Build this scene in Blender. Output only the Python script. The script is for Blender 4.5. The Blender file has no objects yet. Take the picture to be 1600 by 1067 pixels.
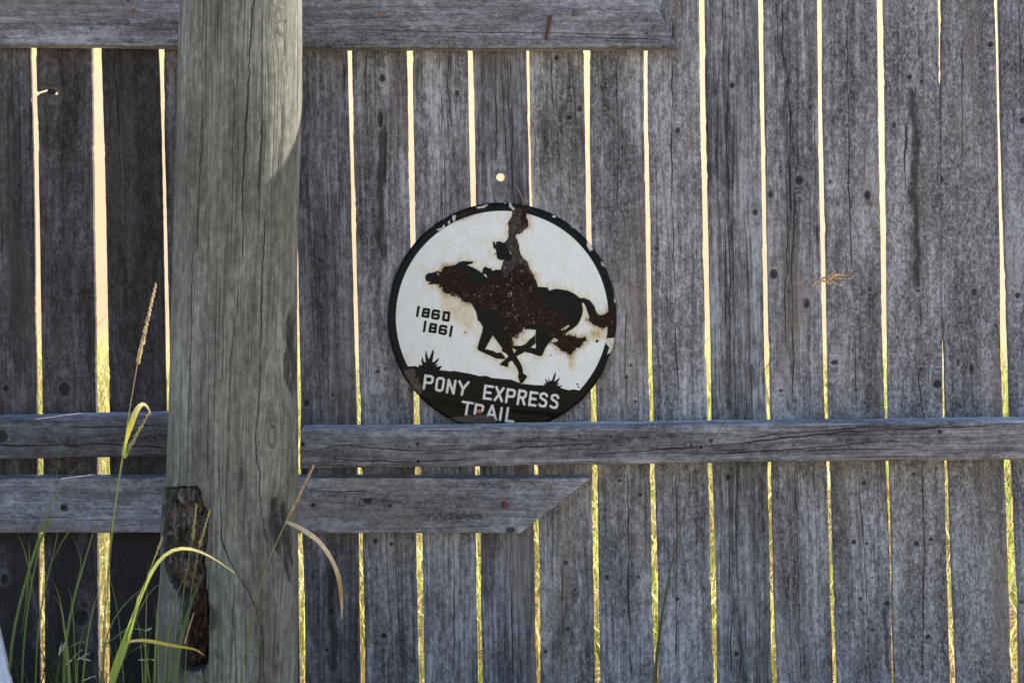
import bpy, math, random
import numpy as np
from mathutils import Vector

# ------------------------------------------------------------------ camera, light, exposure
SC = bpy.context.scene
COL = SC.collection
D = 3.5            # metres from the lens to the front of the planks
S = 0.0016         # metres per photo pixel on the plane of the planks
ZC = 1.0           # height of the lens
CX, CY = 800.0, 533.5

cam_d = bpy.data.cameras.new('camera')
cam_d.sensor_width = 36.0
cam_d.lens = (D / S) * 36.0 / 1600.0
cam_d.clip_start, cam_d.clip_end = 0.05, 2000.0
cam_d.dof.use_dof = True
cam_d.dof.focus_distance = D - 0.06
cam_d.dof.aperture_fstop = 7.1
cam = bpy.data.objects.new('camera', cam_d)
cam.location = (0, -D, ZC)
cam.rotation_euler = (math.radians(90), 0, 0)
COL.objects.link(cam)
SC.camera = cam

SUN_DIR = Vector((1.55, 0.92, 1.36)).normalized()      # towards the sun: behind the fence, to the right
elev = math.asin(SUN_DIR.z)
azim = math.atan2(SUN_DIR.x, SUN_DIR.y)               # clockwise from +Y

world = bpy.data.worlds.new('World')
SC.world = world
world.use_nodes = True
wn = world.node_tree
for n in list(wn.nodes):
    wn.nodes.remove(n)
sky = wn.nodes.new('ShaderNodeTexSky')
sky.sky_type = 'NISHITA'
sky.sun_disc = False
sky.sun_elevation = elev
sky.sun_rotation = azim
sky.air_density, sky.dust_density, sky.ozone_density = 1.0, 1.4, 1.0
bg = wn.nodes.new('ShaderNodeBackground')
bg.inputs['Strength'].default_value = 0.13
wo = wn.nodes.new('ShaderNodeOutputWorld')
wn.links.new(sky.outputs[0], bg.inputs[0])
wn.links.new(bg.outputs[0], wo.inputs[0])

sun_d = bpy.data.lights.new('sun', 'SUN')
sun_d.energy = 5.0
sun_d.angle = math.radians(0.53)
sun_d.color = (1.0, 0.93, 0.83)
sun = bpy.data.objects.new('sun', sun_d)
sun.rotation_euler = (-SUN_DIR).to_track_quat('-Z', 'Y').to_euler()
COL.objects.link(sun)

SC.view_settings.view_transform = 'Standard'
SC.view_settings.look = 'None'
SC.view_settings.gamma = 1.0
SC.view_settings.use_curve_mapping = False
SC.view_settings.exposure = 1.50
SC.cycles.max_bounces = 8

# ------------------------------------------------------------------ helpers
rng = np.random.default_rng(11)
random.seed(11)


def wx(px, y=0.0):
    return (px - CX) * S * (D + y) / D


def wz(py, y=0.0):
    return ZC + (CY - py) * S * (D + y) / D


def hash2(ix, iy, seed):
    h = (ix.astype(np.int64) * 374761393 + iy.astype(np.int64) * 668265263 + seed * 982451653) & 0xffffffff
    h = ((h ^ (h >> 13)) * 1274126177) & 0xffffffff
    h = (h ^ (h >> 16)) & 0xffffffff
    return h.astype(np.float64) / 0xffffffff


def vnoise(x, y, seed=0):
    x, y = np.broadcast_arrays(np.asarray(x, float), np.asarray(y, float))
    ix, iy = np.floor(x), np.floor(y)
    fx, fy = x - ix, y - iy
    fx, fy = fx * fx * (3 - 2 * fx), fy * fy * (3 - 2 * fy)
    a, b = hash2(ix, iy, seed), hash2(ix + 1, iy, seed)
    c, d = hash2(ix, iy + 1, seed), hash2(ix + 1, iy + 1, seed)
    return (a * (1 - fx) + b * fx) * (1 - fy) + (c * (1 - fx) + d * fx) * fy - 0.5


def fnoise(x, y, seed=0, oct=4):
    t, a = 0, 1.0
    for o in range(oct):
        t = t + a * vnoise(np.asarray(x) * 2 ** o, np.asarray(y) * 2 ** o, seed + 17 * o)
        a *= 0.5
    return t


def sstep(a, b, x):
    t = np.clip((x - a) / (b - a), 0, 1)
    return t * t * (3 - 2 * t)


def raw_mesh(name, verts, faces_list, smooth=None):
    """faces_list: list of int arrays (m,k); smooth: list of bools, one per array"""
    me = bpy.data.meshes.new(name)
    verts = np.asarray(verts, np.float32)
    me.vertices.add(len(verts))
    me.vertices.foreach_set('co', verts.ravel())
    loops = np.concatenate([np.asarray(f, np.int32).ravel() for f in faces_list])
    tot = np.concatenate([np.full(len(f), np.asarray(f).shape[1], np.int32) for f in faces_list])
    start = np.concatenate([[0], np.cumsum(tot)[:-1]]).astype(np.int32)
    me.loops.add(len(loops))
    me.loops.foreach_set('vertex_index', loops)
    me.polygons.add(len(tot))
    me.polygons.foreach_set('loop_start', start)
    sm = np.concatenate([np.full(len(f), bool(s)) for f, s in zip(faces_list, smooth or [True] * len(faces_list))])
    me.update(calc_edges=True)
    me.polygons.foreach_set('use_smooth', sm)
    me.validate()
    me.update()
    return me


def attr(me, name, data, kind='FLOAT'):
    a = me.attributes.new(name, kind, 'POINT')
    key = {'FLOAT': 'value', 'FLOAT_VECTOR': 'vector', 'FLOAT_COLOR': 'color'}[kind]
    a.data.foreach_set(key, np.asarray(data, np.float32).ravel())


def link(name, me, mat, parent=None):
    o = bpy.data.objects.new(name, me)
    if mat is not None and me is not None and not me.materials:
        me.materials.append(mat)
    COL.objects.link(o)
    if parent:
        o.parent = parent
    return o


def tag(o, label=None, cat=None, group=None, kind=None):
    if label: o['label'] = label
    if cat: o['category'] = cat
    if group: o['group'] = group
    if kind: o['kind'] = kind
    return o


def empty(name, loc=(0, 0, 0)):
    o = bpy.data.objects.new(name, None)
    o.empty_display_size = 0.1
    o.location = loc
    COL.objects.link(o)
    return o


def solid(front, back, quads):
    """closed shell out of two sheets that share a topology; returns verts and [front, back, walls]"""
    n = len(front)
    e = np.concatenate([quads[:, [0, 1]], quads[:, [1, 2]], quads[:, [2, 3]], quads[:, [3, 0]]])
    code = e[:, 0].astype(np.int64) * n + e[:, 1]
    rev = e[:, 1].astype(np.int64) * n + e[:, 0]
    b = e[~np.isin(rev, code)]
    walls = np.stack([b[:, 1], b[:, 0], b[:, 0] + n, b[:, 1] + n], 1)
    return np.concatenate([front, back]), [quads, quads[:, ::-1] + n, walls]


def grid_quads(nu, nv):
    i = np.arange(nu * nv).reshape(nv, nu)
    return np.stack([i[:-1, :-1].ravel(), i[:-1, 1:].ravel(), i[1:, 1:].ravel(), i[1:, :-1].ravel()], 1)


# ------------------------------------------------------------------ node helpers
def new_mat(name):
    m = bpy.data.materials.new(name)
    m.use_nodes = True
    nt = m.node_tree
    for n in list(nt.nodes):
        nt.nodes.remove(n)
    out = nt.nodes.new('ShaderNodeOutputMaterial')
    p = nt.nodes.new('ShaderNodeBsdfPrincipled')
    nt.links.new(p.outputs[0], out.inputs[0])
    return m, nt, p, out


class N:
    def __init__(self, nt):
        self.nt = nt

    def put(self, sock, v):
        if isinstance(v, bpy.types.NodeSocket):
            self.nt.links.new(v, sock)
        else:
            sock.default_value = v

    def attr(self, name, out='Fac'):
        n = self.nt.nodes.new('ShaderNodeAttribute')
        n.attribute_name = name
        return n.outputs[out]

    def m(self, op, a, b=0.0, c=0.0, clamp=False):
        n = self.nt.nodes.new('ShaderNodeMath')
        n.operation = op
        n.use_clamp = clamp
        self.put(n.inputs[0], a); self.put(n.inputs[1], b); self.put(n.inputs[2], c)
        return n.outputs[0]

    def vmul(self, v, s):
        n = self.nt.nodes.new('ShaderNodeVectorMath')
        n.operation = 'MULTIPLY'
        self.put(n.inputs[0], v); self.put(n.inputs[1], s)
        return n.outputs[0]

    def noise(self, vec, scale=1.0, detail=3.0, rough=0.55, dist=0.0):
        n = self.nt.nodes.new('ShaderNodeTexNoise')
        self.put(n.inputs['Vector'], vec)
        n.inputs['Scale'].default_value = scale
        n.inputs['Detail'].default_value = detail
        n.inputs['Roughness'].default_value = rough
        n.inputs['Distortion'].default_value = dist
        return n.outputs['Fac']

    def voro(self, vec, scale=1.0, feature='DISTANCE_TO_EDGE', dim='2D'):
        n = self.nt.nodes.new('ShaderNodeTexVoronoi')
        n.voronoi_dimensions = dim
        n.feature = feature
        self.put(n.inputs['Vector'], vec)
        n.inputs['Scale'].default_value = scale
        return n.outputs['Distance']

    def ss(self, x, lo, hi, to0=0.0, to1=1.0):
        n = self.nt.nodes.new('ShaderNodeMapRange')
        n.interpolation_type = 'SMOOTHSTEP'
        self.put(n.inputs['Value'], x)
        self.put(n.inputs['From Min'], lo); self.put(n.inputs['From Max'], hi)
        self.put(n.inputs['To Min'], to0); self.put(n.inputs['To Max'], to1)
        return n.outputs[0]

    def ramp(self, fac, stops):
        n = self.nt.nodes.new('ShaderNodeValToRGB')
        el = n.color_ramp.elements
        while len(el) < len(stops):
            el.new(0.5)
        for e, (p, c) in zip(el, stops):
            e.position = p
            e.color = (*c, 1)
        self.put(n.inputs[0], fac)
        return n.outputs[0]

    def mix(self, fac, a, b, mode='MIX'):
        n = self.nt.nodes.new('ShaderNodeMix')
        n.data_type = 'RGBA'
        n.blend_type = mode
        self.put(n.inputs[0], fac)
        for s, v in ((n.inputs[6], a), (n.inputs[7], b)):
            if isinstance(v, bpy.types.NodeSocket):
                self.nt.links.new(v, s)
            else:
                s.default_value = (*v, 1) if len(v) == 3 else v
        return n.outputs[2]

    def bump(self, h, strength=0.5, dist=0.002):
        n = self.nt.nodes.new('ShaderNodeBump')
        n.inputs['Strength'].default_value = strength
        n.inputs['Distance'].default_value = dist
        self.put(n.inputs['Height'], h)
        return n.outputs[0]


def wood_material(name, dark, mid, light, crack_density=38.0, crack_amt=0.5, speck=0.95, band=0.42, warm=(0.17, 0.13, 0.10), mildew=0.36, fine=95.0):
    """weathered wood; 'grain' holds (across, along, seed) in metres, bent round the knots"""
    m, nt, p, out = new_mat(name)
    k = N(nt)
    g = k.attr('grain', 'Vector')
    n1 = k.noise(k.vmul(g, (300, 8, 1)), 1, 3, 0.65)            # fine fibres
    n2 = k.noise(k.vmul(g, (fine, 2.2, 1)), 1, 4, 0.6)           # growth bands
    n3 = k.noise(k.vmul(g, (165, 95, 1)), 1, 4, 0.68)          # mottled fleck
    n4 = k.noise(k.vmul(g, (14, 2.6, 1)), 1, 3, 0.5)           # broad weathering
    n5 = k.noise(k.vmul(g, (70, 30, 1)), 1, 5, 0.68)            # lichen clouds
    sty = k.attr('style')
    fib = k.m('MULTIPLY_ADD', sty, -0.62, 0.92)
    spk = k.m('MULTIPLY_ADD', sty, 0.42, 0.34)
    v = k.m('MULTIPLY', k.m('SUBTRACT', n1, 0.5), k.m('MULTIPLY', fib, 0.62))
    v = k.m('ADD', v, k.m('MULTIPLY', k.m('SUBTRACT', n2, 0.5), k.m('MULTIPLY', fib, band * 1.6)))
    v = k.m('ADD', v, k.m('MULTIPLY', k.m('SUBTRACT', n3, 0.5), k.m('MULTIPLY', spk, speck * 1.15)))
    v = k.m('MULTIPLY_ADD', k.m('SUBTRACT', n4, 0.5), 0.60, v)
    v = k.m('MULTIPLY_ADD', k.m('SUBTRACT', n5, 0.5), 0.62, v)
    v = k.m('MULTIPLY_ADD', v, 2.35, 0.5, clamp=True)
    c = k.ramp(v, [(0.0, dark), (0.5, mid), (1.0, light)])
    # salt-and-pepper lichen flecks
    fl = k.ss(k.noise(k.vmul(g, (210, 125, 1)), 1, 3, 0.55), 0.56, 0.68)
    c = k.mix(k.m('MULTIPLY', fl, k.m('MULTIPLY_ADD', sty, 0.5, 0.15)), c, light)
    c = k.mix(k.ss(k.noise(k.vmul(g, (9, 1.6, 2)), 1, 4, 0.6), 0.50, 0.72, 0, 0.55), c, warm)
    c = k.mix(1.0, c, k.attr('tint', 'Color'), 'MULTIPLY')
    # mildew: dark streaks down the grain
    mil = k.ss(k.noise(k.vmul(g, (34, 1.15, 5)), 1, 5, 0.66), 0.52, 0.70, 0, mildew)
    mil = k.m('MULTIPLY', mil, k.ss(k.noise(k.vmul(g, (200, 34, 5)), 1, 3, 0.6), 0.30, 0.58))
    c = k.mix(mil, c, (0.020, 0.019, 0.021))
    # drying checks that follow the grain
    g2 = k.vmul(g, (crack_density, 0.55, 1))
    ed = k.voro(g2)
    msk = k.ss(k.noise(k.vmul(g, (crack_density * 0.55, 1.7, 3)), 1, 3, 0.6), 0.50, 0.62)
    wid = k.m('MULTIPLY', msk, 0.05)
    ck = k.m('MULTIPLY', k.ss(ed, 0.0, k.m('ADD', wid, 0.004), 1, 0), msk)
    ed2 = k.voro(k.vmul(g, (crack_density * 3.1, 1.3, 1)))
    msk2 = k.ss(k.noise(k.vmul(g, (crack_density * 0.8, 2.6, 7)), 1, 3, 0.6), 0.5, 0.66)
    ck2 = k.m('MULTIPLY', k.ss(ed2, 0.0, 0.08, 1, 0), k.m('MULTIPLY', msk2, 0.75))
    ck = k.m('MULTIPLY', k.m('MAXIMUM', ck, ck2), k.m('MULTIPLY', k.m('MULTIPLY_ADD', sty, -0.9, 1.45), crack_amt))
    for ch in ('crack_a', 'crack_b', 'crack_c', 'crack_d'):
        s = nt.nodes.new('ShaderNodeSeparateXYZ')
        nt.links.new(k.attr(ch, 'Vector'), s.inputs[0])
        dd = k.m('ABSOLUTE', k.m('MULTIPLY_ADD', k.m('SUBTRACT', k.noise(k.vmul(g, (60, 60, 1)), 1, 3), 0.5), 4.0, s.outputs[0]))
        one = k.ss(dd, k.m('MULTIPLY', s.outputs[1], 0.35), k.m('ADD', s.outputs[1], 0.02), 1, 0)
        ck = k.m('MAXIMUM', ck, k.m('MULTIPLY', one, k.ss(s.outputs[1], 0.05, 0.5, 0, 0.93)))
    c = k.mix(ck, c, (0.012, 0.011, 0.011))
    # stain and painted shade marks, then knots
    st = k.attr('stain')
    stn = k.ss(k.m('MULTIPLY_ADD', k.m('SUBTRACT', k.noise(k.vmul(g, (120, 22, 1)), 1, 4, 0.65), 0.5), 1.5, st), 0.22, 0.85)
    c = k.mix(k.m('MULTIPLY', stn, 0.86), c, (0.022, 0.020, 0.021))
    kd = k.attr('knot')
    kdn = k.m('MULTIPLY_ADD', k.m('SUBTRACT', k.noise(k.vmul(g, (150, 110, 1)), 1, 4, 0.65), 0.5), 6.0, kd)
    core = k.m('MULTIPLY', k.ss(kdn, -1.6, 1.4, 1, 0), k.ss(k.noise(k.vmul(g, (420, 330, 1)), 1, 2), 0.36, 0.62, 1.0, 0.86))
    ring = k.m('MULTIPLY', k.ss(k.m('SINE', k.m('MULTIPLY', kdn, 1.3)), 0.2, 0.9), k.ss(kd, 0.0, 8.0, 0.55, 0))
    halo = k.ss(kdn, 0.0, 10.0, 0.12, 0)
    c = k.mix(halo, c, light)
    c = k.mix(k.m('MAXIMUM', k.m('MULTIPLY', core, 0.95), ring), c, (0.011, 0.010, 0.010))
    nt.links.new(c, p.inputs['Base Color'])
    p.inputs['Roughness'].default_value = 0.82
    p.inputs['Specular IOR Level'].default_value = 0.22
    h = k.m('MULTIPLY_ADD', n1, 0.5, k.m('MULTIPLY', n2, 0.6))
    h = k.m('SUBTRACT', h, k.m('MULTIPLY', k.m('MAXIMUM', ck, core), 1.6))
    nt.links.new(k.bump(h, 0.75, 0.0028), p.inputs['Normal'])
    return m


M_PLANK = wood_material('weathered_plank_wood', (0.037, 0.036, 0.038), (0.150, 0.148, 0.155), (0.370, 0.368, 0.384))
M_RAIL = wood_material('weathered_rail_wood', (0.040, 0.038, 0.040), (0.135, 0.133, 0.140), (0.310, 0.310, 0.325), 55.0, 0.75, 0.5)
M_BOARD = wood_material('weathered_board_wood', (0.042, 0.041, 0.044), (0.136, 0.135, 0.144), (0.300, 0.300, 0.318), 48.0, 0.30, 0.75, 0.24)
M_POST = wood_material('weathered_post_wood', (0.050, 0.050, 0.041), (0.120, 0.121, 0.100), (0.255, 0.260, 0.226), 30.0, 0.60, 0.20, 0.40, (0.120, 0.106, 0.074), 0.30, 210.0)


# ------------------------------------------------------------------ board builder
def seg_signed(px, py, line):
    """signed distance across a polyline running along y (photo pixels) and a taper 0..1 at its ends"""
    line = sorted(line, key=lambda q: q[1])
    ys = np.array([q[1] for q in line], float)
    xs = np.array([q[0] for q in line], float)
    d = px - np.interp(py, ys, xs)
    L = max(ys[-1] - ys[0], 1)
    ta = min(30.0, L * 0.3)
    t = sstep(0, ta, py - ys[0]) * sstep(0, ta, ys[-1] - py)
    return d, t


def make_board(name, left, right, y0, y1, mat, parent, vertical=True, front=0.0, back=0.02, knots=(), cracks=(), stains=(),
               tint=(1, 1, 1), cuts=(), seed=0, du=4.5, dv=6.0, bevel=2.0, wob=1.2, back_lift=0.0, cup=0.0015, bow=0.003, style=0.5):
    """left/right: polylines [(x, y)] in photo pixels on the plank plane for a vertical board;
    for a horizontal board they are the top and bottom edges [(y, x)], y0..y1 then run along x (or are functions of the fraction)"""
    mm = S * 1000.0
    # fractions across
    lw = abs(np.interp((y0 + y1) / 2 if not callable(y0) else 400, [q[1] for q in right], [q[0] for q in right]) -
             np.interp((y0 + y1) / 2 if not callable(y0) else 400, [q[1] for q in left], [q[0] for q in left])) * mm
    nu = max(8, int(lw / du))
    be = bevel / lw
    fr = np.concatenate([[0, be * 0.35, be], np.linspace(be * 2.2, 1 - be * 2.2, nu), [1 - be, 1 - be * 0.35, 1]])
    if callable(y0):
        length = abs(y1(0.5) - y0(0.5)) * mm
    else:
        length = (y1 - y0) * mm
    nv = max(10, int(length / dv))
    eb = max(bevel, 2.0) / length
    tt = np.concatenate([[0, eb * 0.35, eb], np.linspace(eb * 2.5, 1 - eb * 2.5, nv), [1 - eb, 1 - eb * 0.35, 1]])
    xl = lambda v: np.interp(v, [q[1] for q in left], [q[0] for q in left])
    xr = lambda v: np.interp(v, [q[1] for q in right], [q[0] for q in right])
    for (ccx, ccy, a, b, r, *_) in cuts:            # finer lines round a hole
        for (qx, qy) in ((ccx, ccy), (a, b)):
            w0 = (qx - xl(qy)) / (xr(qy) - xl(qy)); dw = (r + 5) / (xr(qy) - xl(qy))
            fr = np.concatenate([fr, np.linspace(w0 - dw, w0 + dw, 26)])
            t0 = (qy - y0) / (y1 - y0); dt = (r + 5) / (y1 - y0)
            tt = np.concatenate([tt, np.linspace(t0 - dt, t0 + dt, 26)])
    fr = np.unique(np.clip(fr, 0, 1)); tt = np.unique(np.clip(tt, 0, 1))
    nu, nv = len(fr), len(tt)
    FR, TT = np.meshgrid(fr, tt)
    FR, TT = FR.ravel(), TT.ravel()
    if callable(y0):
        a0 = np.array([y0(f) for f in fr]); a1 = np.array([y1(f) for f in fr])
        A0 = np.tile(a0, nv); A1 = np.tile(a1, nv)
        V = A0 + (A1 - A0) * TT
    else:
        V = y0 + (y1 - y0) * TT
    L, R = xl(V), xr(V)
    vm = V * mm / 1000.0
    el = (fnoise(vm * 5, 0, seed + 1, 3) * 1.2 + vnoise(vm * 70, 0, seed + 3) * 0.5) * wob / mm
    er = (fnoise(vm * 5, 0, seed + 2, 3) * 1.2 + vnoise(vm * 70, 0, seed + 4) * 0.5) * wob / mm
    el = el + 2.4 / mm * sstep(0.22, 0.42, vnoise(vm * 16, 0, seed + 5)) * (0.5 + vnoise(vm * 120, 0, seed + 6))
    er = er - 2.4 / mm * sstep(0.22, 0.42, vnoise(vm * 16, 0, seed + 7)) * (0.5 + vnoise(vm * 120, 0, seed + 8))
    U = (L + el) * (1 - FR) + (R + er) * FR
    # holes
    sd = np.full(len(U), 1e3)
    for (ax, ay, bx, by, r, *_) in cuts:
        dx, dy = bx - ax, by - ay
        q = dx * dx + dy * dy
        h = np.clip(((U - ax) * dx + (V - ay) * dy) / q, 0, 1) if q > 0 else 0 * U
        ex, ey = U - ax - h * dx, V - ay - h * dy
        dd = np.hypot(ex, ey)
        s1 = dd - r
        near = (np.abs(s1) < 0.75) & (FR > 0) & (FR < 1)
        U = np.where(near, U - ex / np.maximum(dd, 1e-6) * s1, U)
        V = np.where(near, V - ey / np.maximum(dd, 1e-6) * s1, V)
        sd = np.minimum(sd, s1)
    # grain bent round knots
    gx = (U - (L + R) / 2) * S
    gx = gx + 0.010 * vnoise(vm * 1.1, seed * 3.1, seed + 8) + 0.003 * vnoise(vm * 4.5, U * S * 9, seed + 9)
    kd = np.full(len(U), 60.0)
    hgt = np.zeros(len(U))
    for kn in knots:
        kx, ky, r = kn[0], kn[1], kn[2] * 0.86
        asp = kn[3] if len(kn) > 3 else 1.0
        ax = (U - kx) * S; ay = (V - ky) * S
        a = max(r * S, 0.004) * 1.5
        rr = ax * ax + (ay * 0.32) ** 2
        gx = gx - ax * a * a / (rr + a * a * 0.45) * 0.9
        dk = (np.hypot(ax, ay / asp) - r * S) * 1000
        kd = np.minimum(kd, dk)
        hgt += -0.004 * np.exp(-(np.hypot(ax, ay / asp) / (r * S)) ** 2) + 0.0015 * np.exp(-(np.hypot(ax, ay * 0.5) / (2.5 * r * S)) ** 2)
    for (ax, ay, bx, by, r, *_) in cuts:
        mx, my = (ax + bx) / 2, (ay + by) / 2
        qx, qy = (U - mx) * S, (V - my) * S
        a = r * S * 1.7
        rr = qx * qx + (qy * 0.30) ** 2
        gx = gx - qx * a * a / (rr + a * a * 0.4) * 0.95
        kd = np.minimum(kd, (sd + 0.6) * mm + 1.2)
    st = np.zeros(len(U))
    for (x0, ya, x1, yb, w, s) in stains:
        line = [(x0, ya), (x1, yb)] if ya != yb else [(x0, ya), (x1, ya + 1)]
        d, t = seg_signed(U, V, line)
        d = d + vnoise(V * 0.03, 0, seed + 21) * w * 0.9
        st = np.maximum(st, s * np.exp(-(d / w) ** 2) * t)
    chan = []
    for c in range(4):
        d = np.full(len(U), 50.0); w = np.zeros(len(U))
        for q, (line, wd) in enumerate(cracks):
            if q % 4 != c:
                continue
            dd, t = seg_signed(U, V, line)
            dd = dd + vnoise(V * 0.045, q, seed + 31 + q) * 2.6
            use = t > 0
            d = np.where(use, dd * mm, d); w = np.where(use, wd * 1.0 * t * np.clip(1 + 1.2 * vnoise(V * 0.022, q, seed + 70 + q), 0.35, 2), w)
        chan.append(np.stack([d, w, 0 * d], 1))
        hgt -= 0.0012 * np.exp(-(d / 3.0) ** 2) * (w > 0.3)
    # depth of the front face
    wmm = FR * lw
    edge = np.minimum(wmm, lw - wmm)
    lend = np.minimum(TT, 1 - TT) * length
    rnd = bevel * 0.001 * (np.maximum(0, 1 - edge / bevel) ** 2 + 0.6 * np.maximum(0, 1 - lend / max(bevel, 2)) ** 2)
    fy = front + rnd + cup * (2 * FR - 1) ** 2 - hgt + bow * vnoise(vm * 0.9, 0, seed + 12) + 0.0012 * fnoise(U * S * 25, vm * 6, seed + 13, 3)
    if vertical:
        X, Z = wx(U), wz(V)
    else:
        X, Z = wx(V), wz(U)
    F = np.stack([X, fy, Z], 1)
    B = np.stack([X, np.full(len(X), back), Z + back_lift], 1)
    Q = grid_quads(nu, nv)
    if vertical:
        pass                              # rows run down, columns right: facing -Y
    else:
        Q = Q[:, ::-1]
    Q = Q[:, ::-1]
    if cuts:
        cs = sd[Q].mean(1)
        Q = Q[cs > 0.0]
    VV, faces = solid(F, B, Q)
    me = raw_mesh(name, VV, faces, [True, True, False])
    sv = (seed * 7.31) % 50
    G = np.stack([gx + sv, vm * 1.0 + seed * 1.37, np.full(len(gx), sv)], 1)
    G2 = G.copy(); G2[:, 0] -= (back - front)
    attr(me, 'grain', np.concatenate([G, G2]), 'FLOAT_VECTOR')
    dup2 = lambda a: np.concatenate([a, a])
    attr(me, 'knot', dup2(kd))
    attr(me, 'style', np.full(2 * len(gx), style))
    attr(me, 'stain', dup2(st))  # also carries the shade painted on the lower left planks
    for c, nm in enumerate(('crack_a', 'crack_b', 'crack_c', 'crack_d')):
        attr(me, nm, dup2(chan[c]), 'FLOAT_VECTOR')
    tn = np.tile(np.array([*tint, 1.0]), (2 * len(gx), 1))
    if not vertical:                       # upper edge lightened: silver weathering plus sky light put into the tint
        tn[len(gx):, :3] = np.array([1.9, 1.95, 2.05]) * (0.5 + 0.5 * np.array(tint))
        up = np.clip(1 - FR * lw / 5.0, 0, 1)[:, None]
        tn[:len(gx), :3] *= 1 + 0.55 * np.maximum(up, np.clip(1 - lend / 4.0, 0, 1)[:, None])  # end edges brightened too: a highlight painted into the tint
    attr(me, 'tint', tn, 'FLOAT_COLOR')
    return link(name, me, mat, parent)


# ------------------------------------------------------------------ ground, hill
def ground_mat():
    m, nt, p, out = new_mat('dry_ground')
    k = N(nt)
    tc = nt.nodes.new('ShaderNodeTexCoord').outputs['Object']
    n = k.noise(tc, 1.3, 5, 0.6)
    n2 = k.noise(tc, 30, 4, 0.6)
    c = k.ramp(n, [(0.3, (0.34, 0.265, 0.17)), (0.5, (0.40, 0.315, 0.21)), (0.75, (0.31, 0.28, 0.14))])
    c = k.mix(k.ss(n2, 0.35, 0.7, 0.0, 0.4), c, (0.32, 0.24, 0.14))
    nt.links.new(c, p.inputs['Base Color'])
    p.inputs['Roughness'].default_value = 0.95
    nt.links.new(k.bump(n2, 0.6, 0.02), p.inputs['Normal'])
    return m


def hill_mat():
    m, nt, p, out = new_mat('dry_hillside')
    k = N(nt)
    tc = nt.nodes.new('ShaderNodeTexCoord').outputs['Object']
    sep = nt.nodes.new('ShaderNodeSeparateXYZ')
    nt.links.new(tc, sep.inputs[0])
    n = k.noise(tc, 0.35, 4, 0.6)
    n2 = k.noise(tc, 4.0, 4, 0.6)
    c = k.ramp(n, [(0.3, (0.385, 0.25, 0.13)), (0.7, (0.425, 0.285, 0.155))])
    c = k.mix(k.ss(n2, 0.4, 0.75, 0, 0.3), c, (0.48, 0.36, 0.19))
    # grass grows on the upper slope, thickest to the left
    hh = k.m('MULTIPLY_ADD', sep.outputs[0], -0.06, sep.outputs[2])
    hh = k.m('MULTIPLY_ADD', k.m('SUBTRACT', n, 0.5), 1.2, hh)
    gr = k.ss(hh, 4.75, 5.25)
    c = k.mix(k.m('MULTIPLY', gr, 0.62), c, (0.34, 0.31, 0.09))
    nt.links.new(c, p.inputs['Base Color'])
    p.inputs['Roughness'].default_value = 0.95
    return m


def sheet(name, xs, ys, zf, mat, kind='structure'):
    X, Y = np.meshgrid(xs, ys)
    Z = zf(X, Y)
    me = raw_mesh(name, np.stack([X.ravel(), Y.ravel(), Z.ravel()], 1), [grid_quads(len(xs), len(ys))])
    o = link(name, me, mat)
    tag(o, kind=kind)
    return o


gxs = np.unique(np.concatenate([np.linspace(-600, 600, 41), np.linspace(-6, 6, 81)]))
gys = np.unique(np.concatenate([np.linspace(-600, 600, 41), np.linspace(-6, 6, 81)]))
sheet('ground', gxs, gys, lambda X, Y: 0.03 * fnoise(X * 1.5, Y * 1.5, 3, 3) * (np.hypot(X, Y) < 20) - 0.02, ground_mat())


def hill_z(X, Y):
    bank = 0.78 * sstep(-0.3, 3.6, Y)                    # grassy bank just behind the fence
    t = np.clip((Y - 5.0) / 50.0, 0, 1)
    z = 17.5 * (t ** 0.94)
    z = z + np.where(Y > 55, (Y - 55) * 0.02, 0)
    z = (z + bank) * (1 - sstep(150, 260, np.abs(X))) * (1 - sstep(150, 230, Y))
    return z - 0.06 + 0.35 * fnoise(X * 0.12, Y * 0.12, 5, 4) * sstep(5, 15, Y)


hill = sheet('hillside', np.linspace(-260, 260, 131), np.concatenate([np.linspace(0.25, 4, 24), np.linspace(4.5, 60, 90), np.linspace(64, 230, 30)]), hill_z, hill_mat())

# ------------------------------------------------------------------ plank fence
FENCE = empty('plank_fence', (0, 0, 0))
tag(FENCE, 'weathered grey fence of upright planks with bright gaps between them and horizontal rails', 'fence')

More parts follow.
